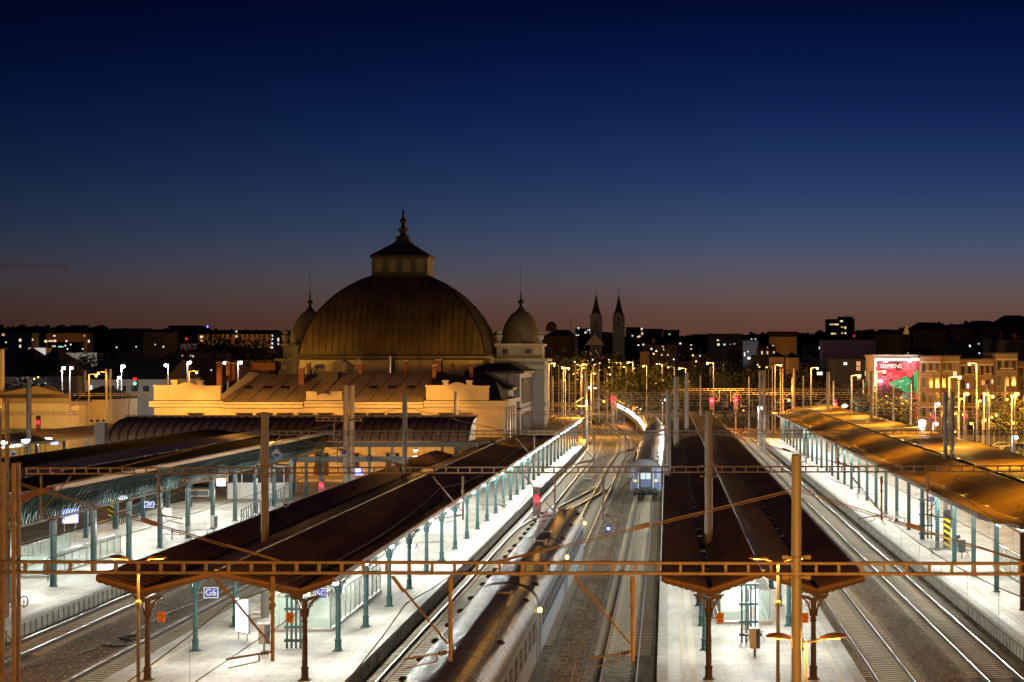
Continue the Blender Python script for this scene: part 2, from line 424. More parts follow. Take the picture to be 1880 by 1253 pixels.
tag(st.build('loose_gravel', M['stone']), 'loose gravel stones strewn between the rails and along the platform edges', 'gravel', kind='stuff')
# shiny oil stained gravel and the loose cable between tracks
c = MB(); pts = [(-28.3,96),(-27.2,101),(-26.6,108),(-26.9,116),(-26.2,128),(-26.3,142)]
pp = smooth_path(pts)
for a, b in zip(pp, pp[1:]): c.tube((*a,-.2), (*b,-.2), .035, n=5)
tag(c.build('ground_cable', M['black']), 'black cable snaking over the brown dirt by the G6 platform', 'cable')
c = MB(); pts = [(-26.9,104),(-26.2,103.2),(-25.6,104.5),(-26.1,105.6),(-26.8,106.5),(-26.2,107.2),(-25.6,106.4)]
pp = smooth_path(pts)
for a, b in zip(pp, pp[1:]): c.tube((*a,-.18), (*b,-.16), .05, n=5)
tag(c.build('hose_coil', M['black']), 'coiled black hose lying on the dirt next to the cable', 'hose')

# ---------------------------------------------------------------- platforms
PZ = .55
def platform(x0, x1, y0, y1, side_x=None, strips=()):
    root = thing('platform', None, None, kind='structure')
    MB().box(x0+.45, x1-.45, y0, y1, -.3, PZ-.008).build('paving', M['paving'], root)
    for s, xa in ((-1, x0), (1, x1-.45)):
        MB().box(xa, xa+.45, y0, y1, PZ-.16, PZ).build('coping', M['coping'], root)
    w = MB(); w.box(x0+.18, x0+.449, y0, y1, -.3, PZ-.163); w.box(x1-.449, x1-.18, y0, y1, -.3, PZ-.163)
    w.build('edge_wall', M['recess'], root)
    w = MB(); y = y0
    while y < y1:
        for a, b in ((x0+.04, x0+.178), (x1-.178, x1-.04)):
            w.box(a, b, y, min(y+.72, y1), -.3, PZ-.166)
        y += 1.0
    w.build('edge_block', M['edge'], root)
    for a, b, m in strips:
        MB().box(a, b, y0+.1, y1-.1, PZ-.05, PZ-.003).build('ground_line', m, root)
    return root
platform(-22.5, -12.86, 30, 368, strips=((-13.95,-13.85,M['wornstrip']),(-14.6+.9,-13.6,M['guide']),(-21.6,-21.4,M['wornstrip'])))
platform(-.4, 7.95, 30, 396, strips=((.62,.78,M['wornstrip']),(.95,1.25,M['guide']),(6.95,7.07,M['wornstrip'])))
platform(16.15, 27.4, 30, 373, strips=((17.2,17.32,M['wornstrip']),(17.45,17.7,M['guide'])))
platform(-44.9, -31.75, 30, 236, strips=((-32.95,-32.8,M['wornstrip']),(-33.5,-33.2,M['guide'])))
platform(-79, -64, 120, 300)
strip('forecourt', -64, -17.5, 236.2, 262, PZ-.01, M['paving'])
strip('road', -120, -64.5, 305, 330, -.2, M['asphalt'])
strip('road', 50, 150, 250, 420, -.24, M['asphalt'])

# ---------------------------------------------------------------- canopies
def sheet(p, q, y0, y1, m, parent, pitch=.92, rise=.075, name='roof_panel', th=.05, smooth=False):
    """one sloping plate from (x,z)=p to q; ribs run up the slope"""
    mb = MB(); rows = []; y = y0
    d = Vector((q[0]-p[0], 0, q[1]-p[1])); n = Vector((-d.z, 0, d.x)).normalized()
    if n.z < 0: n = -n
    def row(y, h): 
        a = Vector((p[0], y, p[1])) + n*h; b = Vector((q[0], y, q[1])) + n*h
        rows.append([tuple(a), tuple((a+b)/2), tuple(b)])
    if smooth:
        row(y0, 0)
        while y < y1: y += 8; row(min(y, y1), 0)
    else:
        while y < y1:
            row(y, 0); row(y+pitch*.38, 0); row(y+pitch*.5, rise); row(y+pitch*.88, rise)
            y += pitch
        row(y, 0)
    mb.grid(rows)
    a = Vector((p[0],0,p[1])); b = Vector((q[0],0,q[1]))
    vs = [a - n*th, b - n*th]; e = rows[-1][0][1]
    mb.add([(vs[0].x,y0,vs[0].z),(vs[1].x,y0,vs[1].z),(vs[1].x,e,vs[1].z),(vs[0].x,e,vs[0].z)], [(0,1,2,3)])
    mb.add([(p[0],y0,p[1]),(q[0],y0,q[1]),(vs[1].x,y0,vs[1].z),(vs[0].x,y0,vs[0].z)], [(0,1,2,3)])
    return mb.build(name, m, parent)

def arc_pts(c, r, a0, a1, n, y):
    return [(c[0]+r*math.cos(a0+(a1-a0)*i/n), y, c[1]+r*math.sin(a0+(a1-a0)*i/n)) for i in range(n+1)]
def iron_column(mat_, parent, x, y, h, brack=.42):
    """cast iron column with square foot, collars, capital and two scrolled brackets"""
    mb = MB()
    prof = [(.17,0),(.17,.10),(.145,.13),(.145,.42),(.165,.45),(.165,.50),(.115,.55),(.108,1.5),(.125,1.53),(.125,1.57),(.104,1.6),
            (.098,h-.95),(.13,h-.92),(.13,h-.87),(.10,h-.84),(.12,h-.62),(.16,h-.5),(.16,h-.44),(.115,h-.42),(.115,h-.1)]
    mb.lathe(prof, n=10)
    mb.box(-.17,.17,-.17,.17,h-.1,h)
    mb.box(-.24,.24,-.24,.24,-.001,.03)
    col = mb.build('column', mat_, parent, loc=(x, y, PZ))
    for s in (-1, 1):
        br = MB()
        pts = [(s*(.12+brack*(1-math.cos(t*math.pi/2))), 0, h-.72+.74*math.sin(t*math.pi/2)) for t in [i/7 for i in range(8)]]
        for a, b in zip(pts, pts[1:]): br.bar(a, b, .06, .07)
        br.prism([(s*.11,h-.1),(s*.4,h+.0),(s*.62,h+.10),(s*.62,h+.16),(s*.11,h+.06)],-.03,.03)
        ring = [(s*.24+.09*math.cos(t), 0, h-.22+.09*math.sin(t)) for t in [i*math.pi/4 for i in range(9)]]
        for a, b in zip(ring, ring[1:]): br.bar(a, b, .035)
        br.build('bracket', mat_, col)
    return col
def truss_plate(pts, y, m, parent, name='gable_board', th=.12, hh=.20):
    mb = MB()
    for a, b in zip(pts, pts[1:]): mb.bar((a[0], y, a[1]), (b[0], y, b[1]), th, hh)
    return mb.build(name, m, parent)
def valance(x0, z0, x1, z1, y, parent, m):
    """scalloped bracket board under the gable, stepping down towards the column"""
    n = 14; top, bot = [], []
    for i in range(n+1):
        t = i/n; x = x0+(x1-x0)*t; z = z0+(z1-z0)*t
        top.append((x, z-.06)); bot.append((x, z-.12-.09*t - (.04 if i % 2 else 0) - .10*max(0, t-.7)))
    return MB().prism(top + bot[::-1], y-.04, y+.04).build('scalloped_board', m, parent)

def w_canopy(label, prof, y0, y1, col_x, col_y0, pitch, n_cols, left_end=None, slot=False, band=1):
    root = thing('platform_canopy', label, 'platform canopy', group='butterfly canopies over the platforms')
    (e0, v1, r, v2, e1) = prof
    g_ = .13
    sheet(e0, (v1[0]-g_, v1[1]+.03), y0, left_end or y1, M['roof'], root)
    if slot: sheet((v1[0]+g_, v1[1]+.03), r, y0, y1, M['roof'], root)
    else: sheet((v1[0]+g_, v1[1]+.03), r, y0, y1, M['roofband'], root, smooth=True)
    sheet(r, (v2[0]-g_, v2[1]+.03), y0, y1, M['roof'], root)
    sheet((v2[0]+g_, v2[1]+.03), e1, y0, y1, M['roof'], root, pitch=.92)
    for v in (v1, v2):
        gt = MB(); y = y0; k = 0
        if slot:
            while y < y1:
                ln = 3.9 if k % 2 else 4.4
                gt.box(v[0]-g_-.04, v[0]+g_+.04, y, min(y+ln, y1), v[1]-.10, v[1]-.02); y += ln + .5; k += 1
        else: gt.box(v[0]-g_-.04, v[0]+g_+.04, y0, y1, v[1]-.10, v[1]-.02)
        (gt.each if slot else gt.build)('gutter', M['gutter'], root)
    MB().box(r[0]-.07, r[0]+.07, y0, y1, r[1]+.0, r[1]+.11).build('ridge_cap', M['ridgecap'], root)
    MB().box(e1[0]-.02, e1[0]+.10, y0+.05, y1, e1[1]-.13, e1[1]+.07).build('eave_trim', M['ridgecap'], root)
    MB().box(e0[0]-.10, e0[0]+.02, y0+.05, left_end or y1, e0[1]-.13, e0[1]+.07).build('eave_trim', M['roof'], root)
    truss_plate([(p[0], p[1]-.05) for p in prof], y0-.10, M['fascia'], root)
    for (a, v) in ((e0, v1), (r, v1), (r, v2), (e1, v2)):
        valance(a[0], a[1]-.02, v[0], v[1]-.02, y0-.22, root, M['brownpaint'])
    pl = MB()
    for v in (v1, v2): pl.box(v[0]-.12, v[0]+.12, y0, y1, v[1]-.30, v[1]-.12)
    pl.each('purlin', M['brownpaint'], root)
    h0 = v1[1]-.30-PZ
    for s, cx in enumerate(col_x):
        first = iron_column(M['brownpaint'], root, cx, col_y0, h0)
        proto = iron_column(M['teal'], root, cx, col_y0+pitch, h0)
        lim = n_cols[s]
        for k in range(2, lim):
            c_ = copy_part(proto, root, (cx, col_y0+pitch*k, PZ)); [copy_part(q_, c_, (0,0,0)) for q_ in proto.children]
    tb = MB(); y = y0+4.4
    while y < y1:
        for a, b in ((e0, v1), (v1, r), (r, v2), (v2, e1)):
            if a is e0 and left_end and y > left_end: continue
            tb.bar((a[0], y, a[1]-.12), (b[0], y, b[1]-.12), .08, .12)
        y += 4.42
    tb.each('rafter', M['teal'], root, 4)
    return root
CP2 = w_canopy('dark ribbed butterfly canopy over the platform with the 5G and G6 signs',
         [(-22.97,4.6),(-21.1,4.1),(-18.2,4.8),(-14.8,4.1),(-13.5,4.5)], 88, 357, (-20.8,-14.5), 87.3, 8.85, (5, 31), left_end=216)
CP3 = w_canopy('dark brown butterfly canopy over the middle platform behind the lone thick mast',
         [(-.13,4.55),(1.74,4.1),(3.9,4.8),(6.05,4.1),(7.95,4.6)], 88, 385, (1.69,5.9), 87.6, 8.85, (10, 20), slot=True)

def post(parent, x, y, h, m, w=.26, d=.22, name='column'):
    mb = MB()
    mb.box(-w/2, -w/2+.05, -d/2, d/2, 0, h); mb.box(w/2-.05, w/2, -d/2, d/2, 0, h); mb.box(-w/2+.05, w/2-.05, -.03, .03, 0, h)
    mb.box(-w/2-.05, w/2+.05, -d/2-.05, d/2+.05, 0, .06); mb.box(-w/2-.04, w/2+.04, -d/2-.04, d/2+.04, h-.08, h)
    return mb.build(name, m, parent, loc=(x, y, PZ))
# golden roof: wide shed roof with a recessed middle gutter
root = thing('platform_canopy', 'wide canopy with golden orange corrugated roof and teal posts', 'platform canopy', group='butterfly canopies over the platforms')
Y0, Y1 = 119, 372
def drift(y): return max(0, (y-130))*.0042
def gsheet(p, q, ya, yb, m, name='roof_panel', pitch=.62, rise=.06, fx=1.):
    mb = MB(); rows = []; y = ya; n = Vector((-(q[1]-p[1]), 0, q[0]-p[0])).normalized()
    def row(y, h):
        t = [0,.34,.67,1]; dx = drift(y)*fx
        rows.append([(p[0]+(q[0]-p[0])*a+n.x*h+dx, y, p[1]+(q[1]-p[1])*a+n.z*h+.02*math.sin(math.pi*a)) for a in t])
    while y < yb:
        row(y, 0); row(y+pitch*.38, 0); row(y+pitch*.5, rise); row(y+pitch*.88, rise); y += pitch
    row(y, 0); mb.grid(rows)
    return mb.build(name, m, root)
gsheet((17.05,5.0),(18.55,4.88), 112, Y1, M['goldroof'])
gsheet((18.6,4.86),(21.45,5.92), 112, Y1, M['goldroof'])
gsheet((22.25,5.90),(27.1,6.2), 112, Y1, M['goldroof'])
mb = MB(); mb.grid([[(21.45+drift(y),y,5.95),(21.62+drift(y),y,5.95),(21.62+drift(y),y,5.5),(22.2+drift(y),y,5.5),(22.2+drift(y),y,5.93)] for y in (112,200,300,372)])
mb.build('gutter', M['gutter'], root)
mb = MB(); mb.grid([[(17.0+drift(y),y,4.78),(16.95+drift(y),y,5.03),(17.08+drift(y),y,5.05),(17.1+drift(y),y,4.8)] for y in (119,200,300,372)], closed=False)
mb.build('eave_trim', M['ridgecap'], root)
mb = MB(); mb.bar((17.02,119,4.9),(18.2,112,4.86),.14,.30); mb.bar((18.2,112,4.84),(21.5,112,5.85),.14,.32); mb.bar((22.2,112,5.84),(27.1,112,6.13),.14,.3)
mb.each('gable_board', M['brownpaint'], root)
mb = MB(); mb.grid([[(18.5+drift(y),y,4.80),(18.5+drift(y),y,4.5),(18.62+drift(y),y,4.5)] for y in (112,200,300,372)]); mb.build('purlin', M['tealdark'], root)
pr = post(root, 18.3, 112, 3.95, M['brownpaint'])
y = 121; k = 0
while y < 368:
    m_ = M['teal'] if k else M['teal']
    if k == 0: p0 = post(root, 18.32, y, 3.95, m_)
    else: copy_part(p0, root, (18.32+drift(y), y, PZ))
    y += 9.05; k += 1
for k in range(14): 
    if k == 0: p1 = post(root, 25.6, 121, 5.4, M['teal'])
    else: copy_part(p1, root, (25.6+drift(121+18.1*k), 121+18.1*k, PZ))
mb = MB(); y = 121
while y < 368:
    dx = drift(y)
    mb.bar((17.1+dx,y,4.85),(18.5+dx,y,4.72),.1,.16); mb.bar((18.5+dx,y,4.72),(21.5+dx,y,5.78),.1,.16); mb.bar((22.2+dx,y,5.7),(27+dx,y,6.05),.1,.16)
    y += 9.05
mb.each('rafter', M['teal'], root, 3)

# arched lattice canopy (far left platform)
root = thing('platform_canopy', 'black roofed canopy with arched teal ribs and lattice girder on square teal posts', 'platform canopy')
CP1 = root
prof = [(-32.5,6.65),(-34.3,6.45),(-36.2,6.33),(-38.55,6.36)]
mb = MB(); mb.grid([[(x,y,z) for x,z in prof] for y in (115,160,220)]); mb.build('roof_panel', M['blackroof'], root)
sheet((-40.1,6.70),(-38.6,6.38), 115, 216, M['skyband'], root, pitch=1.1, rise=.06, name='skylight_band')
mb = MB(); mb.grid([[(x,y,z) for x,z in ((-40.12,6.72),(-42.2,6.62),(-43.6,6.85),(-44.9,6.86),(-45.2,6.5))] for y in (115,160,212)]); mb.build('roof_panel', M['blackroof'], root)
# eave gutter: bright strip, starting a little behind the arched end rib
mb = MB(); mb.box(-32.62,-32.42,115.6,222,6.48,6.72); mb.box(-32.9,-32.64,115.6,222,6.66,6.74); mb.build('gutter', M['ridgecap'], root)
def arch(y, n=8):
    return [(-34.9+2.35*math.sin(t*math.pi/2)**1.1, y, 5.0+1.5*(1-math.cos(t*math.pi/2))) if 0 else
            (-35.0+2.45*(1-math.cos(t*math.pi/2))**.8, y, 4.75+1.78*math.sin(t*math.pi/2)) for t in [i/n for i in range(n+1)]]
e = MB(); pts = arch(114.9)
for a, b in zip(pts, pts[1:]): e.bar(a, b, .22, .34)
e.build('end_rib', M['fascia'], root)
rb = MB(); pts = arch(0)
for a, b in zip(pts, pts[1:]): rb.bar(a, b, .07, .16)
rib0 = rb.build('rib', M['tealdark'], root, loc=(0,116,0))
for k in range(1, 92): copy_part(rib0, root, (0,116+k*1.15,0))
lt = MB(); y = 115.2; s = .62
while y < 222:
    lt.bar((-34.95,y,4.45),(-34.62,y+s,5.55),.035,.05); lt.bar((-34.95,y+s,4.45),(-34.62,y,5.55),.035,.05)
    lt.bar((-34.62,y,5.55),(-34.0,y+s,6.12),.03,.04); lt.bar((-34.62,y+s,5.55),(-34.0,y,6.12),.03,.04)
    y += s
lt.bar((-34.95,115,4.42),(-34.95,222,4.42),.12,.12); lt.bar((-34.6,115,5.58),(-34.6,222,5.58),.06,.06)
lt.build('lattice_girder', M['tealdark'], root)
sf = MB(); sf.grid([[(a[0]-.12,yy,a[2]+.12) for a in arch(0)] for yy in (115.2,168,221)]); sf.build('soffit_panel', M['soffit'], root)
q0 = post(root, -34.9, 115.5, 3.85, M['tealdark'], .30, .3)
q1 = post(root, -34.9, 124.0, 3.85, M['teal'], .30, .3)
for k in range(1, 12): copy_part(q1, root, (-34.9, 124.0+k*8.7, PZ))
for k in range(10): copy_part(q1, root, (-42.3, 141.3+k*8.7, PZ))
rf = MB()
for k in range(12): rf.bar((-34.9,124+k*8.7,6.1),(-44,124+k*8.7,6.3),.14,.3)
rf.each('rafter', M['tealdark'], root)

# small canopy of the outermost platform
root = thing('platform_canopy', 'small low canopy over the outermost platform by the yellow lit shed', 'platform canopy')
sheet((-66,5.0),(-71.5,5.5), 150, 282, M['tin'], root, pitch=1.4); sheet((-71.5,5.5),(-77,5.0), 150, 282, M['tin'], root, pitch=1.4)
q = post(root, -67.5, 160, 4.4, M['teal'])
for k in range(1, 12): copy_part(q, root, (-67.5, 160+k*10.5, PZ))
MB().box(-66.1,-65.95,150,282,4.8,5.05).build('eave_trim', M['greyblue'], root)

# cross canopy: half barrel roof over the passage in front of the station
root = thing('passage_canopy', 'long brown half barrel roof with curved ribs in front of the orange lit facade', 'canopy')
XA, XB = -55.5, -19.6
def barrel(t): return (215.6+8.4*(1-math.cos(t*math.pi/2)), 5.55+2.15*math.sin(t*math.pi/2))
mb = MB(); mb.grid([[(XA+.0, *barrel(i/10)) for i in range(11)], [(XB, *barrel(i/10)) for i in range(11)]]); mb.build('barrel_roof', M['tin'], root, smooth=True)
rb = MB(); P_ = [barrel(i/10) for i in range(11)]
for a, b in zip(P_, P_[1:]): rb.bar((0,a[0]-.02,a[1]+.06),(0,b[0]-.02,b[1]+.06),.09,.12)
r0 = rb.build('roof_rib', M['tindark'], root, loc=(XA+.4,0,0))
k = 1
while XA+.4+k*.86 < XB: copy_part(r0, root, (XA+.4+k*.86,0,0)); k += 1
mb = MB(); mb.box(XA-.2,XB+.2,223.9,224.5,7.7,7.95); mb.build('parapet', M['trimstone'], root)
mb = MB(); mb.box(XA-.3,XB+.9,214.9,215.5,5.02,5.52); mb.build('edge_beam', M['greyblue'], root)
mb = MB(); mb.box(XA,XB-1,216.2,216.5,3.55,4.05); mb.box(XA,XB-1,222.2,222.5,3.2,3.6); mb.each('cross_beam', M['greyblue'], root)
mb = MB(); mb.tube((XB+.1,215.4,5.4),(XB+1.4,223.5,5.2),.1); pts = [(XB+.05, *barrel(i/10)) for i in range(11)]
for a, b in zip(pts, pts[1:]): mb.bar(a, b, .12, .2)
mb.add([(XB-.02,*barrel(i/10)) for i in range(11)] + [(XB-.02,224,5.5)], [tuple(range(12))])
mb.build('end_arch', M['greyblue'], root)
mb = MB(); mb.box(XA-.9,XA+.1,214.7,216,5.0,7.4); mb.build('end_pier', M['steel'], root)
def tcol(x, y, m, h=4.9):
    c_ = MB(); c_.lathe([(.30,0),(.30,.25),(.17,.5),(.14,2.2),(.16,2.3),(.14,2.4),(.13,3.0),(.34,3.3),(.34,3.5),(.14,3.7),(.14,h)], n=10)
    return c_.build('column', m, root, loc=(x,y,PZ))
t0 = tcol(-36.9, 216.3, M['greyblue'])
for x in (-29.5,-22.3,-44.2,-51.5): copy_part(t0, root, (x,216.3,PZ))
for x in (-35.2,-28.0,-42.5,-49.8): copy_part(t0, root, (x,222.4,PZ))
# ---------------------------------------------------------------- catenary gantries
TX = {'C':-30.15,'D':-24.25,'E':-11.35,'F':-6.75,'G':-2.03,'H':9.6,'I':14.2}
def vbeam(x0, x1, y, z0, z1=None, hh=.27, step=.585, th=.045, dp=.22):
    """flat ladder beam: two chords and upright plates"""
    z1 = z0 if z1 is None else z1; mb = MB(); zz = lambda x: z0+(z1-z0)*(x-x0)/(x1-x0)
    for dz in (-hh/2, hh/2):
        mb.bar((x0,y,z0+dz),(x1,y,z1+dz),dp,.07)
    x = x0+.06
    while x < x1: mb.box(x-.035,x+.035,y-dp*.3,y+dp*.3,zz(x)-hh/2+.036,zz(x)+hh/2-.036); x += step
    return mb
def mast_mb(h, r=.17, n=14):
    mb = MB(); mb.tube((0,0,-.3),(0,0,h),r*1.12,r,n=n); mb.tube((0,0,h),(0,0,h+.05),r*1.08,r*.9,n=n); return mb
def clamp(parent, x, y, z, r):
    mb = MB()
    for dz in (-.26,.26):
        mb.lathe([(r+.05,-.025),(r+.05,.025)],(x,y,z+dz),n=10); mb.box(x-r-.2,x+r+.2,y-.12,y-.06,z+dz-.03,z+dz+.03)
        mb.box(x-r-.24,x-r-.1,y-.14,y+.14,z+dz-.05,z+dz+.05); mb.box(x+r+.1,x+r+.24,y-.14,y+.14,z+dz-.05,z+dz+.05)
    return mb.build('clamp', M['beam'], parent)
def lattice_mast(parent, x, y, h, w=.42, z0=-.3, name='lattice_mast', m=None):
    mb = MB()
    for a in (-1,1):
        for b in (-1,1): mb.box(a*w/2-.045,a*w/2+.045,b*w/2-.045,b*w/2+.045,z0,h)
    z = z0; k = 0
    while z < h-w*1.2:
        s = 1 if k % 2 else -1
        mb.bar((-s*w/2,-w/2,z),(s*w/2,-w/2,z+w*1.25),.035,.02); mb.bar((w/2,-s*w/2,z),(w/2,s*w/2,z+w*1.25),.035,.02)
        mb.bar((-w/2,s*w/2,z),(-w/2,-s*w/2,z+w*1.25),.035,.02); z += w*1.25; k += 1
    return mb.build(name, m or M['beam'], parent, loc=(x,y,0))
def stay(parent, x, y, zt, x2, zb):
    mb = MB(); a = Vector((x,y,zt)); b = Vector((x2,y,zb+.15)); k = a.lerp(b,.52); k2 = a.lerp(b,.80)
    mb.tube(a,k2,.014,n=5); mb.tube(k2,b,.036,n=6)
    o2 = Vector((0,.05,-.06)); mb.tube(a+o2,k2+o2,.012,n=4)
    mb.tube(k-(b-a).normalized()*.2,k+(b-a).normalized()*.2,.07,.05,n=6)
    return mb.build('stay_rod', M['beam'], parent)
def dropper(parent, xt, side, y, zb, dz=0.):
    """hanging tube beside a track with its brace and registration arm; side=+1: arm reaches to +x"""
    x = xt - side*1.15
    mb = MB(); mb.tube((x,y,zb-.1),(x,y,zb-2.3),.05,n=8); mb.tube((x,y,zb-.15),(x,y,zb-.5),.07,n=6); mb.lathe([(.08,0),(.08,.1)],(x,y,zb-.9),n=6)
    t = mb.build('drop_tube', M['beam'], parent)
    b = MB(); b.tube((x+side*1.5,y,zb-.1),(x+side*.06,y,zb-1.85),.032,n=6); b.tube((x+side*1.5,y,zb-.1),(x+side*1.2,y,zb-.5),.05,n=6)
    b.build('brace', M['beam'], t)
    a = MB(); a.tube((x,y,zb-2.05),(x+side*1.2,y,zb-2.25),.03,n=6); a.tube((x+side*.35,y,zb-2.1),(x+side*.35,y,zb-2.3),.02,n=5)
    a.tube((x+side*.35,y,zb-2.3),(x+side*1.15,y,zb-2.48),.018,n=5)
    ins = MB()
    for q_ in range(3): ins.tube((x+side*(.12+q_*.07),y,zb-2.07-q_*.012),(x+side*(.15+q_*.07),y,zb-2.075-q_*.012),.06,n=8)
    ins.build('insulator', M['brownpaint'], t)
    a.build('registration_arm', M['beam'], t)
    return t
def gantry(label, y, x0, x1, z0, z1, masts, drops, stays, r=.17, lat=(), dbl=(), step=.585, hh=.27):
    root = thing('catenary_gantry', label, 'gantry', group='overhead line gantries across the tracks')
    vbeam(x0, x1, y, z0, z1, hh=hh, step=step).build('beam', M['beam'], root)
    for x, h in masts:
        mast_mb(h, r).build('mast', M['mast'], root, loc=(x, y, 0)); clamp(root, x, y, z0, r)
    for x, h in dbl:
        for dx in (-.28,.28): mast_mb(h, r*.8).build('mast', M['mast'], root, loc=(x+dx, y, 0))
        mb = MB(); z = 1.2
        while z < h: mb.box(x-.28,x+.28,y-.05,y+.05,z,z+.16); z += 1.15
        mb.each('batten_plate', M['steel'], root)
    for x, h in lat: lattice_mast(root, x, y, h)
    zb = z0-.14
    for xt, s in drops: dropper(root, xt, s, y, zb)
    for x, zt, x2 in stays: stay(root, x, y, zt, x2, z0)
    return root
G1 = gantry('closest orange lit gantry with the lone thick mast on the middle platform'.replace('closest','big'), 56.4, -17.25, 12, 7.95, 7.90,
       [(3.36,10.82)], [(TX['E'],-1),(TX['F'],-1),(TX['G'],-1)], [(3.36,9.98,-4.35),(3.36,9.98,9.2),(-17.0,10.2,-10.0)], r=.125, lat=[(-17.05,10.65)])
G2 = gantry('gantry whose round masts pierce the dark roofs of the 5G platform and the middle platform', 109, -32.1, 21, 7.85, 7.98,
       [(-20.1,10.75),(2.1,10.85)], [(TX['C'],1),(TX['D'],1),(TX['E'],-1),(TX['F'],-1),(TX['G'],1),(TX['H'],-1),(TX['I'],1)],
       [(-20.1,9.9,-27.6),(-20.1,9.9,-12.6),(2.1,9.9,-5.4),(2.1,9.9,9.6)], r=.19, step=.6)
lattice_mast(G2, -33.2, 109, 11.5, .4)
G3 = gantry('gantry crossing before the half barrel roof, with a twin post mast on the golden roof', 168, -32.3, 30, 7.9, 7.95,
       [(-20.2,10.8),(.12,11.06)], [(TX['C'],1),(TX['D'],1),(TX['E'],-1),(TX['F'],-1),(TX['G'],1),(TX['H'],-1),(TX['I'],1)],
       [(-20.2,9.9,-28),(-20.2,9.9,-12.5),(.12,9.9,-7.5),(.12,9.9,7.6)], r=.19, dbl=[(21.75,11.0)])
gantry('thin double post gantry mast before the passage canopy of the station', 205, -33, -28.6, 8.0, 8.0, [], [(TX['C'],1)], [], dbl=[(-29.9,11.2)], r=.3)
for i, (y, x0, x1, masts, dbl, lat) in enumerate((
        (232, -22.6, 34, [(-22.4,10.2),(1.0,11.9)], [], []),
        (285, -16, 36, [(2.6,12.1),(26.8,12.3)], [], []),
        (332, -19, 36, [(24.6,12.0)], [(14.5,12.2)], [(15.3,12.4)]),
        (385, -24, 62, [(-14.5,11.9),(44.5,12.2)], [], [(20.3,12.4)]),
        (445, -30, 60, [(26.0,12.3)], [], [(-12.5,12.3)]),
        (520, -38, 66, [(10.5,12.6)], [], [(-29.0,12.4),(46,12.4)]),
        (610, -48, 60, [(-20.5,12.8)], [], [(28,12.7)]))):
    dr = [(TX['F']-(y-285)**2*.00006 if y > 285 else TX['F'],-1),(TX['G']-max(0,y-330)**2*.00009,1),(TX['E']-max(0,y-300)**2*.00008,-1),(TX['H'],-1),(TX['I'],1)]
    gantry(('gantry in front of the white station wing', 'gantry above the far end of the middle platform roof', 'gantry level with the tall lattice mast beside the golden roof',
            'gantry just beyond the end of the golden roof','gantry over the start of the far curve','thin gantry in the orange lit far yard','thin last gantry of the far yard before the dark trees')[i],
            y, x0, x1, 8.0, 8.0, masts, dr, [], r=.24, dbl=dbl, lat=lat, step=.8, hh=.36)
# small side gantries left, over the yellow lit yard
for i, (px_, y, ht, xb0, xb1, zb) in enumerate(((53,230,11.6,-78,-62,8.0),(199,300,12.5,-86,-66,9.0),(155,330,12.2,-92,-84,8.2))):
    r_ = thing('catenary_mast', ('pale post with a bracket beam by the outermost platform lamps','orange lit lattice post before the pale road building','slim orange lit post at the corner of the yellow shed')[i], 'mast', group='overhead line masts by the yellow shed')
    X = at(px_, 700, y).x
    if i == 1: lattice_mast(r_, X, y, ht, .6)
    else: mast_mb(ht, .26).build('mast', M['mast'], r_, loc=(X,y,0))
    vbeam(xb0, xb1, y, zb, zb, step=1.1).build('beam', M['beam'], r_)
    dropper(r_, xb0+5, 1, y, zb)

# ---------------------------------------------------------------- overhead wires
def wires(label, cx, ys, z=5.55, mz=7.0):
    root = thing('overhead_line', label, 'overhead wire', group='overhead lines above the tracks')
    a = MB(); b = MB(); h = MB()
    P = smooth_path(cx) if len(cx) > 2 else cx
    def xat(y):
        for p, q in zip(P, P[1:]):
            if p[1] <= y <= q[1]: return p[0]+(q[0]-p[0])*(y-p[1])/(q[1]-p[1])
        return P[-1][0]
    for y0, y1 in zip(ys, ys[1:]):
        n = 8; pr = None
        for k in range(n+1):
            t = k/n; y = y0+(y1-y0)*t; x = xat(y)
            c1 = (x, y, z); c2 = (x, y, mz-1.1*4*t*(1-t)*.55)
            if pr: a.tube(pr[0], c1, .016, n=4); b.tube(pr[1], c2, .018, n=4)
            if 0 < k < n: h.tube(c1, c2, .005, n=3)
            pr = (c1, c2)
    a.build('contact_wire', M['wire'], root); b.build('messenger_wire', M['wire'], root); h.build('hanger', M['wire'], root)
YS = [20, 56.4, 109, 168, 232, 285, 332, 385, 445, 520, 610]
for nm, cx in (('wire above the grey roofed coaches', C_F), ('wire above the second train', C_G), ('wire along the 5G platform', C_E), ('wire along the hidden side of the middle platform', C_H), ('wire along the golden roofed platform', C_I)):
    wires('thin brown overhead ' + nm, cx, YS)
wires('thin brown overhead wire along the arched canopy platform', [(TX['C'],20),(TX['C'],230)], [20,56.4,109,168,205])
wires('thin brown overhead wire beside the G6 sign', [(TX['D'],20),(TX['D'],230)], [20,56.4,109,168,205])

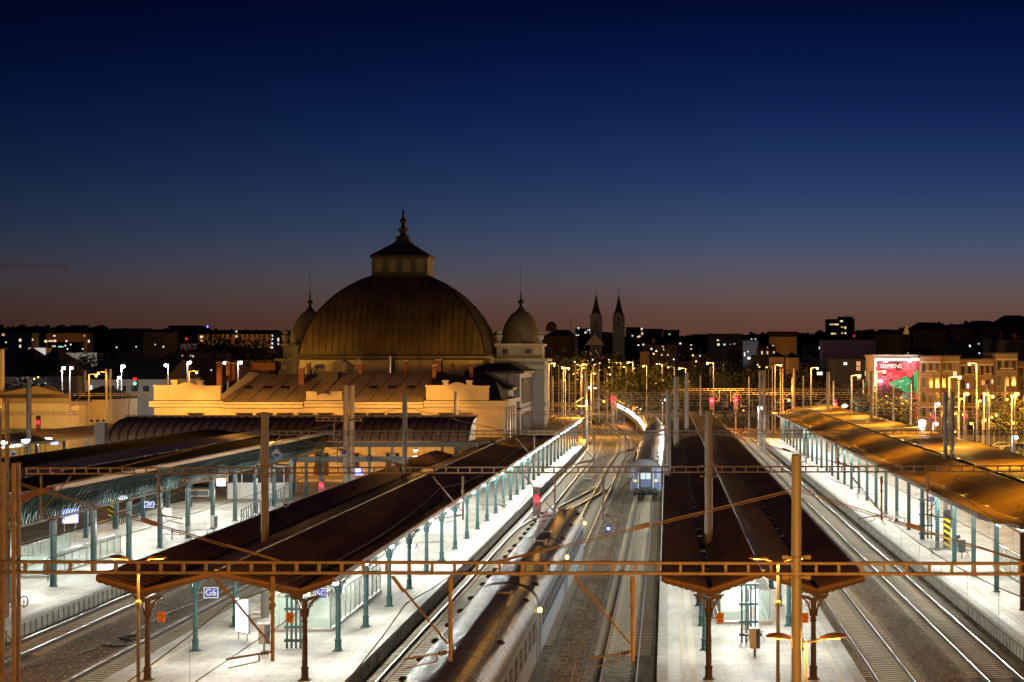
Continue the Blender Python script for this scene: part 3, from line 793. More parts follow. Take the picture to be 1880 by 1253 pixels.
for i, (x_, yt_, Y_, h_) in enumerate(((1015,690,430,0),(1045,686,500,0),(1078,700,345,0),(1098,684,560,0),(1132,688,520,0),(1150,684,600,0),(1200,688,510,0),(1286,690,430,0),(1340,686,520,0),(1375,692,400,0),(1455,694,380,0),(1475,690,450,0),(1530,700,360,0),(1585,698,370,0),(1640,702,330,0),(1672,706,320,0),(1760,700,340,0),(1812,706,320,0),(1846,700,350,0))):
    p = at(x_, yt_, Y_); rt_ = thing('catenary_mast', 'thin grey overhead line mast of the far yard, '+ordn(i)+' counted from the white tower', 'mast', group='thin masts of the far yard', loc=(p.x,Y_,-.3))
    MB().tube((0,0,0),(0,0,p.z+.3),.16,.12,n=6).build('post', M['steel'], rt_)
    q_ = MB(); s_ = 1 if i % 2 else -1; q_.tube((0,0,6.8),(s_*3.2,0,6.9),.05,n=5); q_.tube((0,0,8.6),(s_*2.8,0,6.9),.04,n=5); q_.tube((s_*2.2,0,6.9),(s_*2.9,0,6.1),.04,n=5); q_.build('bracket', M['steel'], rt_)

# ---------------------------------------------------------------- coaches
def coach_profile(n=12):
    """half outline from the sill to the roof crown"""
    side = [(1.40,.95),(1.42,1.25),(1.42,3.02)]
    roof = [(1.42,3.02)] + [(1.42*math.cos(t)**.85, 3.02+1.05*math.sin(t)**.9) for t in [math.pi/2*i/n for i in range(1, n)]] + [(0,4.07)]
    return side, roof
LC = 24.5
def make_coach(roofmat='coachroof', lit=False, tail=False, ribbed=False, simple=False, body='coachgrey'):
    root = thing('passenger_coach', 'x', 'train coach')
    side, roof = coach_profile()
    a, b = .28, LC-.28
    mb = MB()
    full = [(x, z) for x, z in side] ; outl = [(-x, z) for x, z in side[::-1]][::-1]
    poly = [(-1.40,.95),(1.40,.95),(1.42,1.25),(1.42,3.02)] + [(-1.42,3.02),(-1.42,1.25)]
    mb.prism(poly, a, b)
    bodyo = mb.build('body', M[body], root)
    rp = roof + [(-x, z) for x, z in roof[-2::-1]]
    ys = [a, a+.08, a+.1] + [a+.1+(b-a-.2)*q_/22 for q_ in range(1, 22)] + [b-.1, b-.08, b]
    rm = MB(); nl = len(ys)-1; rm.grid([[(x*(1 if 0 < i < nl else .97), y, z-(0 if 0 < i < nl else .05)) for x, z in rp] for i, y in enumerate(ys)])
    rm.add([(x*.97, a, z-.05) for x, z in rp], [tuple(range(len(rp)))]); rm.add([(x*.97, b, z-.05) for x, z in rp], [tuple(range(len(rp)))])
    ro = rm.build('roof', M[roofmat], root, smooth=False)
    for i, p in enumerate(ro.data.polygons): p.use_smooth = len(p.vertices) == 4
    if ribbed:
        rr = MB(); k = -8
        for k in range(-8, 9):
            t = math.pi/2*(1-abs(k)/10.5); x = 1.42*math.cos(t)**.85*(1 if k > 0 else -1); z = 3.02+1.05*math.sin(t)**.9
            rr.bar((x,a+.15,z+.015),(x,b-.15,z+.015),.045,.05)
        rr.build('roof_rib', M['ridgecap'], ro)
    if simple:
        for s in (-1,1):
            w = MB(); w.box(*(sorted((s*1.425,s*1.45))), a+1.6, b-1.6, 1.95, 2.85); w.build('window_band', M['litcoach'] if lit else M['darkglass'], root)
    else:
        # colour bands
        for s in (-1,1):
            w = MB(); w.box(*(sorted((s*1.424,s*1.436))), a+.1, b-.1, 1.72, 1.98); w.build('blue_stripe', M['coachpale'] if not tail else M['coachblue'], bodyo)
            w = MB(); w.box(*(sorted((s*1.424,s*1.432))), a+.1, b-.1, 2.84, 3.0); w.build('blue_stripe', M['coachpale'], bodyo)
        fr = MB(); fr.box(-.012,.012,-.62,.62,-.02,.92); gl = MB()
        gl.box(-.006,.018,-.54,.54,.05,.40); gl.box(-.006,.018,-.54,.54,.45,.85)
        f0 = fr.build('window', M['coachpale'], root, loc=(1.436,2.6,1.98)); g0 = gl.build('pane', M['litcoach'] if lit else M['darkglass'], f0)
        for s in (-1,1):
            for k in range(11):
                if s == 1 and k == 0: continue
                c_ = copy_part(f0, root, (s*1.436,2.75+k*1.9,1.98)); g1 = copy_part(g0, c_, (0 if s > 0 else -.012,0,0))
        f0.location = (1.436,2.75,1.98)
        dm = MB(); dm.box(-.014,.014,-.42,.42,-1.9,.1); d0 = dm.build('door', M['coachpale'], root, loc=(1.436,.95,2.9))
        hm = MB(); hm.tube((.03,-.36,-1.2),(.03,-.36,-.5),.018,n=5); h0 = hm.build('handle', M['silver'], d0)
        for s, y in ((1,LC-.95),(-1,.95),(-1,LC-.95)):
            c_ = copy_part(d0, root, (s*1.436,y,2.9)); copy_part(h0, c_, (0 if s > 0 else -.06,0,0))
        for y in (a-.01, b-.01):
            em = MB(); em.box(-.55,.55,y-.2,y+.22,1.0,3.3); em.build('gangway', M['black'], root)
        # roof vents along both shoulders
        vm = MB(); vm.lathe([(.14,0),(.16,.05),(.10,.13),(.03,.15)], n=8); v0 = vm.build('roof_vent', M['under'], root, loc=(1.12,2.3,3.72))
        for s in (-1,1):
            for k in range(7 if s < 0 else 3):
                if s == 1 and k == 0: continue
                copy_part(v0, root, (s*1.12, (2.3+k*3.3) if s < 0 else 2.3+k*9.6, 3.72))
        hb = MB(); hb.box(-.3,.3,-.05,.05,0,.06); hb.tube((-.3,0,.03),(-.3,0,.12),.04,n=5); hb.tube((.3,0,.03),(.3,0,.12),.04,n=5)
        h0 = hb.build('roof_handrail', M['steel'], root, loc=(.25,3.2,4.05)); copy_part(h0, root, (.25,LC-3.0,4.05))
        lm = MB(); lm.lathe([(.06,0),(.09,.04),(.09,.16),(.05,.2)], n=8)
        l0 = lm.build('side_lamp', M['coachlamp'], root, loc=(1.50,LC-.55,2.92))
    # underframe and bogies
    u = MB(); u.box(-1.25,1.25,a+.2,b-.2,.72,.949); u.box(-.9,.9,8,11,.35,.72); u.box(-.9,.9,13,16,.35,.72); u.build('underframe', M['under'], root)
    bg = MB(); bg.box(-1.15,-1.0,-1.5,1.5,.35,.62); bg.box(1.0,1.15,-1.5,1.5,.35,.62); bg.box(-1,1,-.3,.3,.4,.6)
    if not simple:
        b0 = bg.build('bogie', M['under'], root, loc=(0,3.6,0)); wm = MB()
        for yy in (-1.25,1.25):
            for s in (-.78,.70): wm.tube((s,yy,.46),(s+.09,yy,.46),.46,n=16)
        w0 = wm.build('wheelset', M['railside'], b0); c_ = copy_part(b0, root, (0,LC-3.6,0)); copy_part(w0, c_, (0,0,0))
    else:
        b0 = bg.build('bogie', M['under'], root, loc=(0,3.6,0)); copy_part(b0, root, (0,LC-3.6,0))
    if tail:
        y = a-.02
        e = MB(); e.box(-1.36,1.36,y-.05,y,.98,3.05); e.prism([(-1.34,3.05),(1.34,3.05)]+[(x*.93,z-.06) for x,z in roof[1:]]+[(-x*.93,z-.06) for x,z in roof[-2:0:-1]], y-.05, y)
        eo = e.build('end_wall', M['coachblue'], root)
        e = MB(); e.prism([(-1.30,3.12),(1.30,3.12)]+[(x*.9,z-.08) for x,z in roof[2:]]+[(-x*.9,z-.08) for x,z in roof[-2:1:-1]], y-.08, y-.052); e.build('end_cap', M['greyblue'], eo)
        e = MB(); e.box(-.62,.62,y-.18,y-.052,1.15,3.0); e.build('gangway_frame', M['darkgrey'], eo)
        e = MB(); e.box(-.48,-.02,y-.2,y-.182,2.1,2.8); e.box(.04,.48,y-.2,y-.182,2.1,2.8); e.build('pane', M['litpane'], eo); e = MB(); e.box(-.48,.48,y-.2,y-.182,1.35,2.0); e.build('gangway_door', M['coachblue'], eo)
        for s in (-1,1):
            e = MB(); e.tube((s*.72,y-.12,1.1),(s*.72,y-.12,3.0),.04,n=6); e.build('handrail', M['white'], eo)
            e = MB(); e.box(s*1.2-.12,s*1.2+.12,y-.07,y-.051,1.8,3.0); e.build('corner_panel', M['coachpale'], eo)
            e = MB(); e.tube((s*.98,y-.10,1.95),(s*.98,y-.05,1.95),.08,n=10); e.build('tail_lamp', M['coachlamp'], eo)
            e = MB(); e.tube((s*.88,y-.55,1.05),(s*.88,y,1.05),.10,n=8); e.tube((s*.88,y-.62,1.05),(s*.88,y-.55,1.05),.24,n=12); e.build('buffer', M['under'], root)
        e = MB(); e.box(-.2,.2,y-.4,y,.85,1.1); e.box(-1.3,1.3,y-.1,y+.3,.75,1.0); e.tube((-.5,y-.15,.95),(-.4,y-.2,.4),.05,n=5); e.tube((.45,y-.15,.95),(.4,y-.2,.45),.05,n=5); e.build('coupling', M['under'], root)
    return root
c0 = make_coach()
names = ['grey roofed coach cut by the bottom edge of the picture, pale grey sides', 'grey roofed middle coach with a yellow lamp at its corner, beside the 5G platform', 'far coach of the grey roofed train, passing the red signal']
for k in range(3):
    o = c0 if k == 0 else dup(c0, scale=1)
    o.location = (TX['F'], 66.5+LC*k, 0) if k else (TX['F'], 57.5, 0)
    if k == 0: o.scale = (1,(91-57.5)/LC,1)
    tag(o, names[k], 'train coach', 'coaches of the grey roofed train')
t0 = make_coach('coachroofpale', tail=True, ribbed=True)
t0.location = (TX['G'], 210, 0); tag(t0, 'last coach of the blue train, its end with door and buffers facing the camera', 'train coach', 'coaches of the blue train')
s0 = make_coach('coachroofpale', lit=True, simple=True); s1 = make_coach('coachroofpale', lit=True, simple=True, ribbed=True)
path = smooth_path(C_G, 12); acc = 0; idx = 0
Ls = []; d = 0
for p, q in zip(path, path[1:]):
    Ls.append((d, p, q)); d += math.hypot(q[0]-p[0], q[1]-p[1])
def onpath(s):
    for a_, p, q in Ls:
        l = math.hypot(q[0]-p[0], q[1]-p[1])
        if a_ <= s <= a_+l: t = (s-a_)/l; return (p[0]+(q[0]-p[0])*t, p[1]+(q[1]-p[1])*t)
s_start = 210-20
for k in range(1, 16):
    a_ = onpath(s_start+LC*k); b_ = onpath(s_start+LC*(k+1))
    src = s1 if k in (3,4) else s0
    o = src if (src is s0 and k == 1) or (src is s1 and k == 3) else dup(src)
    o.location = (a_[0], a_[1], 0); o.rotation_euler = (0,0,math.atan2(-(b_[0]-a_[0]), b_[1]-a_[1]))
    tag(o, ordn(k)+' coach of the blue train, counted from its tail towards the church', 'train coach', 'coaches of the blue train')
# oncoming train in the far yard with its headlamps
r_ = thing('locomotive', 'far oncoming locomotive showing three bright white headlamps', 'locomotive')
p = at(1088,712,900); X, Y_ = p.x, 900
bz = MB(); bz.prism([(-1.5,.8),(1.5,.8),(1.5,3.0),(1.1,4.0),(-1.1,4.0),(-1.5,3.0)], 0, 18); bz.build('body', M['coachblue'], r_)
bz = MB(); bz.box(-1.2,1.2,-.06,-.001,2.3,3.2); bz.build('windscreen', M['darkglass'], r_)
for x, z in ((-1.3,1.7),(1.3,1.7),(0,3.7)):
    bz = MB(); bz.tube((x,-.3,z),(x,0,z),.55,n=10); bz.build('headlamp', M['lampwhite'], r_)
r_.location = (X, Y_, 1.6)

# ---------------------------------------------------------------- signals
def signal(label, x, y, ztop, core='signalred', h=None, banded=False, sc=1.):
    root = thing('railway_signal', label, 'signal', group='railway signals of the yard', loc=(x,y,-.3))
    zt = ztop+.3
    mb = MB(); mb.tube((0,.12,0),(0,.12,zt-.9),.07*sc,n=8); mb.box(-.2,.2,-.1,.35,0,.12); mb.build('post', M['steel'], root)
    if banded:
        for k in range(6):
            b = MB(); b.box(-.14,.14,.02,.045,zt-2.6+k*.22,zt-2.6+k*.22+.2); b.build('band_plate', M['white'] if k % 2 else (M['black'] if k > 2 else M['red']), root)
    w = .24*sc; hh = .95*sc
    mb = MB(); mb.box(-w,w,-.04,.10,zt-hh*1.35,zt+hh*.65); mb.box(-w-.03,w+.03,.1,.12,zt-hh*1.4,zt+hh*.7); mb.build('signal_head', M['darkgrey'], root)
    l = MB(); l.tube((0,-.06,zt),(0,-.03,zt),(.16 if sc < 1.2 else .27)*sc,n=14); l.build('lens', M[core], root)
    hd = MB(); hd.grid([[(.17*sc*math.cos(t),-.05,zt+.17*sc*math.sin(t)) for t in [math.pi*i/8 for i in range(9)]],[(.17*sc*math.cos(t),-.32,zt+.17*sc*math.sin(t)) for t in [math.pi*i/8 for i in range(9)]]]); hd.build('hood', M['black'], root)
    for dz in (-.5,.35):
        l2 = MB(); l2.tube((0,-.05,zt+dz*sc),(0,-.035,zt+dz*sc),.11*sc,n=10); l2.build('dark_lens', M['black'], root)
    col = {'signalred':(1,.04,.06),'signalblue':(.2,.25,1),'lampwhite':(1,1,1),'signalgreen':(.1,1,.7)}[core]
    light((0,-.5,zt-.1), (90 if sc < 1.2 else 1800) if core == 'signalred' else 25, col, .1, root)
    return root
signal('red signal beside the grey roofed coaches, with a chequered plate below', -8.95, 150, 4.05, banded=True)
def sig(label, px_, py_, Y, core='signalred', sc=1.5):
    p = at(px_, py_, Y); signal(label, p.x, p.y, p.z, core, sc=sc)
sig('red signal under the station passage, seen over the 5G platform roof', 590, 889, 196, sc=1.)
sig('glowing red signal at the head of the curving blue train', 1126, 733, 480, sc=2.1)
sig('glowing red signal between the curving train and the white lamp', 1170, 733, 470, sc=1.9)
sig('red signal hanging above the far end of the middle platform roof', 1307, 734, 440, sc=2.)
sig('red signal just beside the one above the middle platform roof', 1351, 733, 450, sc=1.9)
sig('red signal next to a white lamp behind the golden roof', 1533, 743, 440, sc=1.5)
sig('red signal by the corner of the poster building', 1712, 764, 330, sc=1.1)
sig('red signal in front of the row houses, next to the blurred tree', 1774, 763, 330, sc=1.1)
sig('red signal before the yellow shed by the outermost platform', 70, 774, 262, sc=1.0)
def dwarf(label, px_, Y, z0, core='signalblue'):
    X = at(px_, 700, Y).x
    root = thing('shunting_signal', label, 'signal', loc=(X,Y,z0))
    mb = MB(); mb.box(-.18,.18,-.12,.12,0,.55); mb.box(-.3,.3,-.2,.2,-.06,.0); mb.build('signal_head', M['black'], root)
    l = MB(); l.tube((0,-.14,.3),(0,-.121,.3),.13,n=12); l.build('lens', M[core], root)
    l = MB(); l.tube((0,-.16,.3),(0,-.3,.42),.02,n=5); l.tube((-.15,-.13,.47),(.15,-.13,.47),.02,n=5); l.build('hood', M['black'], root)
    light((0,-.35,.3), 14, (.2,.25,1.), .08, root)
dwarf('blue shining dwarf signal on the gravel between the two trains', 1117, 174, -.22)
dwarf('small blue light low in the orange lit yard', 1057, 430, 1.6)
# point machine boxes and track plates on the gravel
def box_on(label, px_, Y, w, d, h, m='darkgrey', name='point_machine', cat='point machine'):
    X = at(px_, 700, Y).x
    root = thing(name, label, cat, loc=(X,Y,-.25))
    mb = MB(); mb.box(-w/2,w/2,-d/2,d/2,0,h); mb.build('housing', M[m], root)
    mb = MB(); mb.box(-w/2-.03,w/2+.03,-d/2-.03,d/2+.03,h,h+.04); mb.build('cover', M['steel'], root)
    mb = MB(); mb.tube((w/2,0,.1),(w/2+.9,0,.08),.03,n=6); mb.build('rod', M['steel'], root)
box_on('grey point machine between the two trains at the crossover', 1078, 250, .9, .5, .3)
box_on('low machine box beside the red glowing rails', 1098, 265, .8, .5, .35, 'steel')
# ---------------------------------------------------------------- lamp posts
def twin_lamp(label, x, y, h, power=0, z0=PZ, tilt=0., low=True):
    root = thing('street_lamp', label, 'street lamp', loc=(x,y,z0), group='double headed sodium lamps at the platform ends')
    hh = h-z0
    mb = MB(); mb.tube((0,0,0),(0,0,hh-1.6),.075,.06,n=10); mb.tube((0,0,hh-1.6),(0,0,hh-.12),.05,.04,n=10); mb.lathe([(.12,0),(.12,.12),(.06,.2)],(0,0,hh-1.75),n=10); mb.build('pole', M['steel'], root)
    mb = MB()
    for s in (-1,1):
        pts = [(0,0,hh-.15),(s*.2,0,hh-.13),(s*.42,0,hh-.07)]
        for a, b in zip(pts, pts[1:]): mb.tube(a, b, .035, n=6)
    mb.build('arm', M['beam'], root)
    for s in (-1,1):
        mb = MB(); rows = []
        for i in range(9):
            t = i/8; x_ = s*(.38+.68*t); w = .17*math.sin(math.pi*min(1,max(.0,.12+t*.84)))**.6+.015; hgt = .13*math.sin(math.pi*(.1+.85*t))**.7
            zc = hh-.06+.07*t
            rows.append([(x_, -w, zc), (x_, -w*.7, zc+hgt*.8), (x_, 0, zc+hgt), (x_, w*.7, zc+hgt*.8), (x_, w, zc), (x_, 0, zc-.025)])
        mb.grid(rows, closed=True); o = mb.build('lamp_head', M['fascia'], root, smooth=True)
        mb = MB(); mb.box(*sorted((s*.52,s*.9)),-.1,.1,hh-.07,hh-.035); mb.build('lamp_glass', M['lamporange'], o)
        if power: light((s*.72,0,hh-.22), power, SOD, .12, root)
    return root
twin_lamp('double headed lamp beside the thick mast, at the front of the middle platform roof', 4.06, 79.5, 6.14, 750)
twin_lamp('low double headed lamp whose heads spread behind the thick mast', 3.68, 57.6, 6.0, 500)
twin_lamp('slim double headed lamp at the corner of the G6 platform roof', -19.4, 80, 6.1, 750)
# ---------------------------------------------------------------- station building (orange lit wing)
def pbox(mb, xa, xb, ya, yb, Y, d, mi=0):
    """box whose front face, at distance Y, spans photo pixels; d = depth"""
    a = at(xa, yb, Y); b = at(xb, ya, Y); return mb.box(a.x, b.x, Y, Y+d, a.z, b.z, mi)
st = thing('station_building', 'long low station wing with orange lit facade, curved gables and a brown tin roof', 'station building')
YF = 240
mb = MB(); a = at(283, 741, YF); b = at(925, 739, YF)
mb.box(a.x, b.x, YF, YF+20, 0, 8.85); w = mb.build('wall', M['plaster'], st)
mb = MB()
for x0, x1, z in ((a.x-.5, a.x+7.7, 8.92),(a.x+7.7,-40.0,8.8),(-39.9,-35.6,8.92),(-35.6,-26.8,8.8),(-26.75,b.x+.35,8.92)):
    mb.box(x0, x1, YF-.45, YF+.1, z-.02, z+.22); mb.box(x0, x1, YF-.25, YF-.002, z-.42, z-.03)
mb.each('cornice', M['trimstone'], st, 2)
mb = MB()
for x0, x1 in ((a.x-.52, a.x+7.75),(-39.95,-35.5),(-26.8,b.x+.4)): mb.box(x0, x1, YF-.52, YF+.05, 9.145, 9.22)
mb.box(a.x+7.76,-39.96,YF-.5,YF+.3,9.03,9.1); mb.box(-35.49,-26.81,YF-.5,YF+.3,9.03,9.1); mb.each('cornice_cap', M['tindark'], st)
def gable(x0, x1, zb, m, parent, k=1.):
    w_ = x1-x0; c = (x0+x1)/2; P = [(x0,zb),(x0,zb+1.55*k),(x0+.27*w_,zb+1.55*k)]
    P += [(x0+.27*w_,zb+2.05*k),(x0+.35*w_,zb+2.05*k)]
    P += [(c+.30*w_*.5*t, zb+(1.62+.36*(1-t*t))*k) for t in [-.95+i*.19 for i in range(11)]]
    P += [(x1-.35*w_,zb+2.05*k),(x1-.27*w_,zb+2.05*k),(x1-.27*w_,zb+1.75*k),(x1-.2*w_,zb+1.45*k),(x1-.17*w_,zb+1.5*k),(x1,zb+1.5*k),(x1,zb)]
    g_ = MB().prism(P, YF-.1, YF+.5).build('gable', m, parent)
    t_ = MB()
    for x, z, ww in ((x0+.0,zb+1.52*k,.28*w_),(x1-.22*w_,zb+1.47*k,.22*w_)): t_.box(x-.1,x+ww+.1,YF-.22,YF+.55,z,z+.14)
    for x in (x0+.27*w_, x1-.35*w_): t_.box(x-.08,x+.08*w_+.08,YF-.24,YF+.56,zb+2.03*k,zb+2.22*k)
    t_.box(x0+.33*w_,x1-.33*w_,YF-.18,YF-.11,zb+.25,zb+.36); 
    for x in (x0+.06*w_, x0+.2*w_, x1-.07*w_): t_.box(x,x+.1,YF-.16,YF-.11,zb+.4,zb+1.2*k)
    t_.build('gable_trim', M['trimstone'], g_)
gable(a.x, a.x+7.3, 9.22, M['plaster'], st); gable(-26.5, -19.6, 9.22, M['plaster'], st)
mb = MB(); mb.box(-39.7,-38.5,YF-.12,YF+.5,9.22,10.2); mb.box(-37.0,-35.8,YF-.12,YF+.5,9.22,10.2)
mb.prism([(-38.5,9.22),(-38.5,9.75)]+[(-38.5+1.5*t,9.75+.25*math.sin(math.pi*t)) for t in (.2,.4,.6,.8)]+[(-37.0,9.75),(-37.0,9.22)],YF-.08,YF+.4)
mb.build('gable', M['plaster'], st)
# window hoods with blind windows, and doors on the passage side
hood = MB(); hood.box(-.9,.9,-.35,-.001,0,.1); hood.box(-.75,.75,-.12,-.001,-.14,-.001)
h0 = hood.build('window_hood', M['tindark'], st, loc=(-51.9,YF,7.75))
for x in (-46.5,-44.3,-42.1,-40.0+.2,-37.6,-33.9,-31.9,-29.9,-27.9,-24.3,-22.2): copy_part(h0, st, (x,YF,7.75))
wm = MB(); wm.box(-.62,.62,-.10,-.002,0,1.55); w0 = wm.build('window', M['trimstone'], st, loc=(-51.9,YF,5.9)); pm = MB(); pm.box(-.5,-.03,-.13,-.101,.1,1.45); pm.box(.03,.5,-.13,-.101,.1,1.45); p0 = pm.build('pane', M['darkglass'], w0)
for x in (-46.5,-44.3,-42.1,-37.6,-33.9,-31.9,-29.9,-27.9,-24.3): c_ = copy_part(w0, st, (x,YF,5.9)); copy_part(p0, c_, (0,0,0))
dm = MB(); dm.box(-.75,.75,-.14,-.002,0,2.9); dm.box(-.68,-.03,-.16,-.141,.1,2.1); dm.box(.03,.68,-.16,-.141,.1,2.1); d0 = dm.build('door', M['brownpaint'], st, loc=(-38.0,YF,.55))
pm = MB(); pm.box(-.62,-.08,-.18,-.161,2.2,2.75); pm.box(.08,.62,-.18,-.161,2.2,2.75); q0_ = pm.build('pane', M['darkglass'], d0)
for x in (-34.6,-30.2,-43.5,-47.4): c_ = copy_part(d0, st, (x,YF,.55)); copy_part(q0_, c_, (0,0,0))
mb = MB()
for x in (-49.2,-45.3,-40.8,-36.2,-32.3,-27.0): mb.box(x-.25,x+.25,YF-.22,YF-.002,.55,5.3)
mb.each('pilaster', M['trimstone'], st)
mb = MB(); mb.box(-56,-19,YF-.5,YF-.002,.55,.95); mb.build('plinth', M['citytan'], st)
# roof: mansard like brown tin slope with skylights
zr = 12.05
mb = MB()
mb.add([(-49.3,YF+.1,9.05),(-26.9,YF+.1,9.05),(-26.9,YF+11.5,zr),(-47.0,YF+11.5,zr)], [(0,1,2,3)])
mb.add([(-47.0,YF+11.5,zr),(-26.9,YF+11.5,zr),(-26.9,YF+20,zr-.4),(-47.0,YF+20,zr-.4)], [(0,1,2,3)])
rf = mb.build('roof', M['tin'], st)
sm = MB()
for x in [-48+i*1.9 for i in range(11)]: sm.bar((x,YF+.2,9.1),(x+1.2,YF+11.4,zr+.02),.05,.05)
sm.build('standing_seam', M['tindark'], rf)
mb = MB(); mb.add([(-49.9,YF+.1,9.2),(-49.3,YF+.1,9.06),(-47.0,YF+11.5,zr+.02),(-48.0,YF+11.5,zr+.35)], [(0,1,2,3)]); mb.add([(-49.9,YF+.1,9.2),(-48.0,YF+11.5,zr+.35),(-48.0,YF+13,9.2)],[(0,1,2)]); mb.build('roof_hip', M['trimstone'], rf)
mb = MB(); mb.add([(a.x+.6,YF+.6,9.2),(-50.1,YF+.6,9.2),(-50.1,YF+10,11.9),(-51.5,YF+10,11.9)], [(0,1,2,3)]); mb.add([(a.x+.6,YF+.6,9.2),(-51.5,YF+10,11.9),(a.x+.6,YF+19,9.2)],[(0,1,2)]); mb.build('roof', M['tindark'], st)
mb = MB(); mb.add([(-26.6,YF+.6,9.2),(-18.2,YF+.6,9.2),(-19.5,YF+9,11.2),(-26.6,YF+10,12.4)], [(0,1,2,3)]); mb.add([(-18.2,YF+.6,9.2),(-18.2,YF+20,9.2),(-19.5,YF+9,11.2)],[(0,1,2)]); mb.build('roof', M['gutter'], st)
def slope_z(y): return 9.05+(zr-9.05)*(y-YF-.1)/11.4
km = MB(); km.box(-.45,.45,-.55,.55,-.1,.16); k0 = km.build('skylight', M['tindark'], st); gm = MB(); gm.box(-.36,.36,-.45,.45,.161,.19); g0 = gm.build('pane', M['darkglass'], k0)
for i, px_ in enumerate((456,492,522,686,720,754)):
    y = YF+5.5; x = (px_-HX)*y/F
    c_ = k0 if i == 0 else copy_part(k0, st, (0,0,0))
    if i: copy_part(g0, c_, (0,0,0))
    c_.location = (x, y, slope_z(y)); c_.rotation_euler = (math.atan2(zr-9.05,11.4),0,0)
def chimney(parent, px_, ytop, ybot, Y, w, m='brick', cap=True, d=.7):
    p = at(px_, ytop, Y); q = at(px_, ybot, Y); ww = w*Y/F
    mb = MB(); mb.box(p.x-ww/2,p.x+ww/2,Y,Y+d,q.z-1.2,p.z)
    c_ = mb.build('chimney', M[m], parent)
    if cap: c2 = MB(); c2.box(p.x-ww/2-.08,p.x+ww/2+.08,Y-.08,Y+d+.08,p.z,p.z+.14); c2.build('chimney_cap', M['trimstone'], c_)
for args in ((402,667,697,246,9),(418,667,682,250,7),(428,668,680,251,6),(553,676,712,247,10),(566,668,690,252,7),(661,669,690,252,8),(797,672,700,248,7),(805,662,680,254,9),(831,668,680,255,7),(865,668,680,255,7),(745,664,676,256,6)):
    chimney(st, *args)
mb = MB(); p = at(716,655,258); mb.tube((p.x,258,9.5),(p.x,258,p.z),.28,n=12); mb.build('flue_pipe', M['silver'], st)
for px_ in (656,660):
    mb = MB(); p = at(px_,659,255); mb.tube((p.x,255,10),(p.x,255,p.z),.08,n=6); mb.build('vent_pipe', M['white'], st)
mb = MB(); p = at(583,678,253); pts = [(p.x-.6,253,11.4),(p.x-.6,253,12.2),(p.x-.35,253,12.75),(p.x+.2,253,12.95),(p.x+.8,253,12.9)]
for q1_, q2_ in zip(pts, pts[1:]): mb.tube(q1_, q2_, .28, n=10)
mb.build('duct', M['steel'], st)
mb = MB(); pbox(mb, 583,620,683,698,249,3); mb.build('roof_dormer', M['tindark'], st)
mb = MB(); pbox(mb, 462,505,666,680,262,4); mb.build('brick_block', M['brick'], st)
# rear little gable with dots
mb = MB(); c0_ = at(570,682,262); c1_ = at(660,682,262); m_ = at(624,660,262); mb.prism([(c0_.x,10),(c1_.x,10),(c1_.x,c1_.z+.3),(m_.x,m_.z),(c0_.x,c0_.z)],262,264); go_ = mb.build('rear_gable', M['plaster'], st)
mb = MB()
for i in range(8): mb.tube((c0_.x+1.2+i*.62,261.96,c0_.z-.05+min(i,7-i)*.12),(c0_.x+1.2+i*.62,261.999,c0_.z-.05+min(i,7-i)*.12),.09,n=8)
mb.each('gable_dot', M['black'], go_)
# side wall toward the tracks
mb = MB()
for y in (243,247,251,255): mb.box(b.x,b.x+.18,y-.3,y+.3,.5,8.4)
mb.box(b.x,b.x+.5,YF,YF+20,8.85,9.3); mb.build('side_trim', M['trimstone'], st)
for y in (245,249,253): 
    mb = MB(); mb.box(b.x+.001,b.x+.06,y-.6,y+.6,4.2,6.8); mb.build('side_window', M['litwarm'] if y == 249 else M['darkglass'], st)

# ---------------------------------------------------------------- station hall with the great dome
ha = thing('station_hall', 'domed station hall with square copper dome, lantern and corner towers', 'station hall')
CX, CY = -34.65, 286.5
mb = MB(); mb.box(-47.2,-22.6,275.5,298,0,14.15); mb.build('wall', M['plaster'], ha)
mb = MB()
for i in range(5):
    x = -47+i*6.1; mb.box(x-.35,x+.35,275.1,275.499,9.5,13.7)
mb.each('pilaster', M['tindark'], ha)
mb = MB(); mb.box(-47.6,-22.2,274.6,275.49,13.72,13.98); mb.build('cornice', M['copperbrown'], ha)
mb = MB(); mb.box(-47.3,-22.4,275.0,298.4,14.16,14.5); mb.build('dome_curb', M['tindark'], ha)
prof = [(11.75,14.5),(11.6,15.4),(11.2,16.9),(10.6,18.3),(9.7,19.8),(8.7,21.1),(7.5,22.3),(6.2,23.3),(4.9,24.1),(3.75,24.6)]
def sqdome(prof, cx, cy, sub=14, k=1.):
    """pavilion dome: four curved faces over a square"""
    faces = []
    for s in range(4):
        mb = MB(); rows = []
        for w_, z in prof:
            row = []
            for i in range(sub+1):
                t = -1+2*i/sub; x, y = t*w_, -w_*k
                for _ in range(s): x, y = -y, x
                row.append((cx+x, cy+y, z))
            rows.append(row)
        mb.grid(rows); faces.append(mb)
    return faces
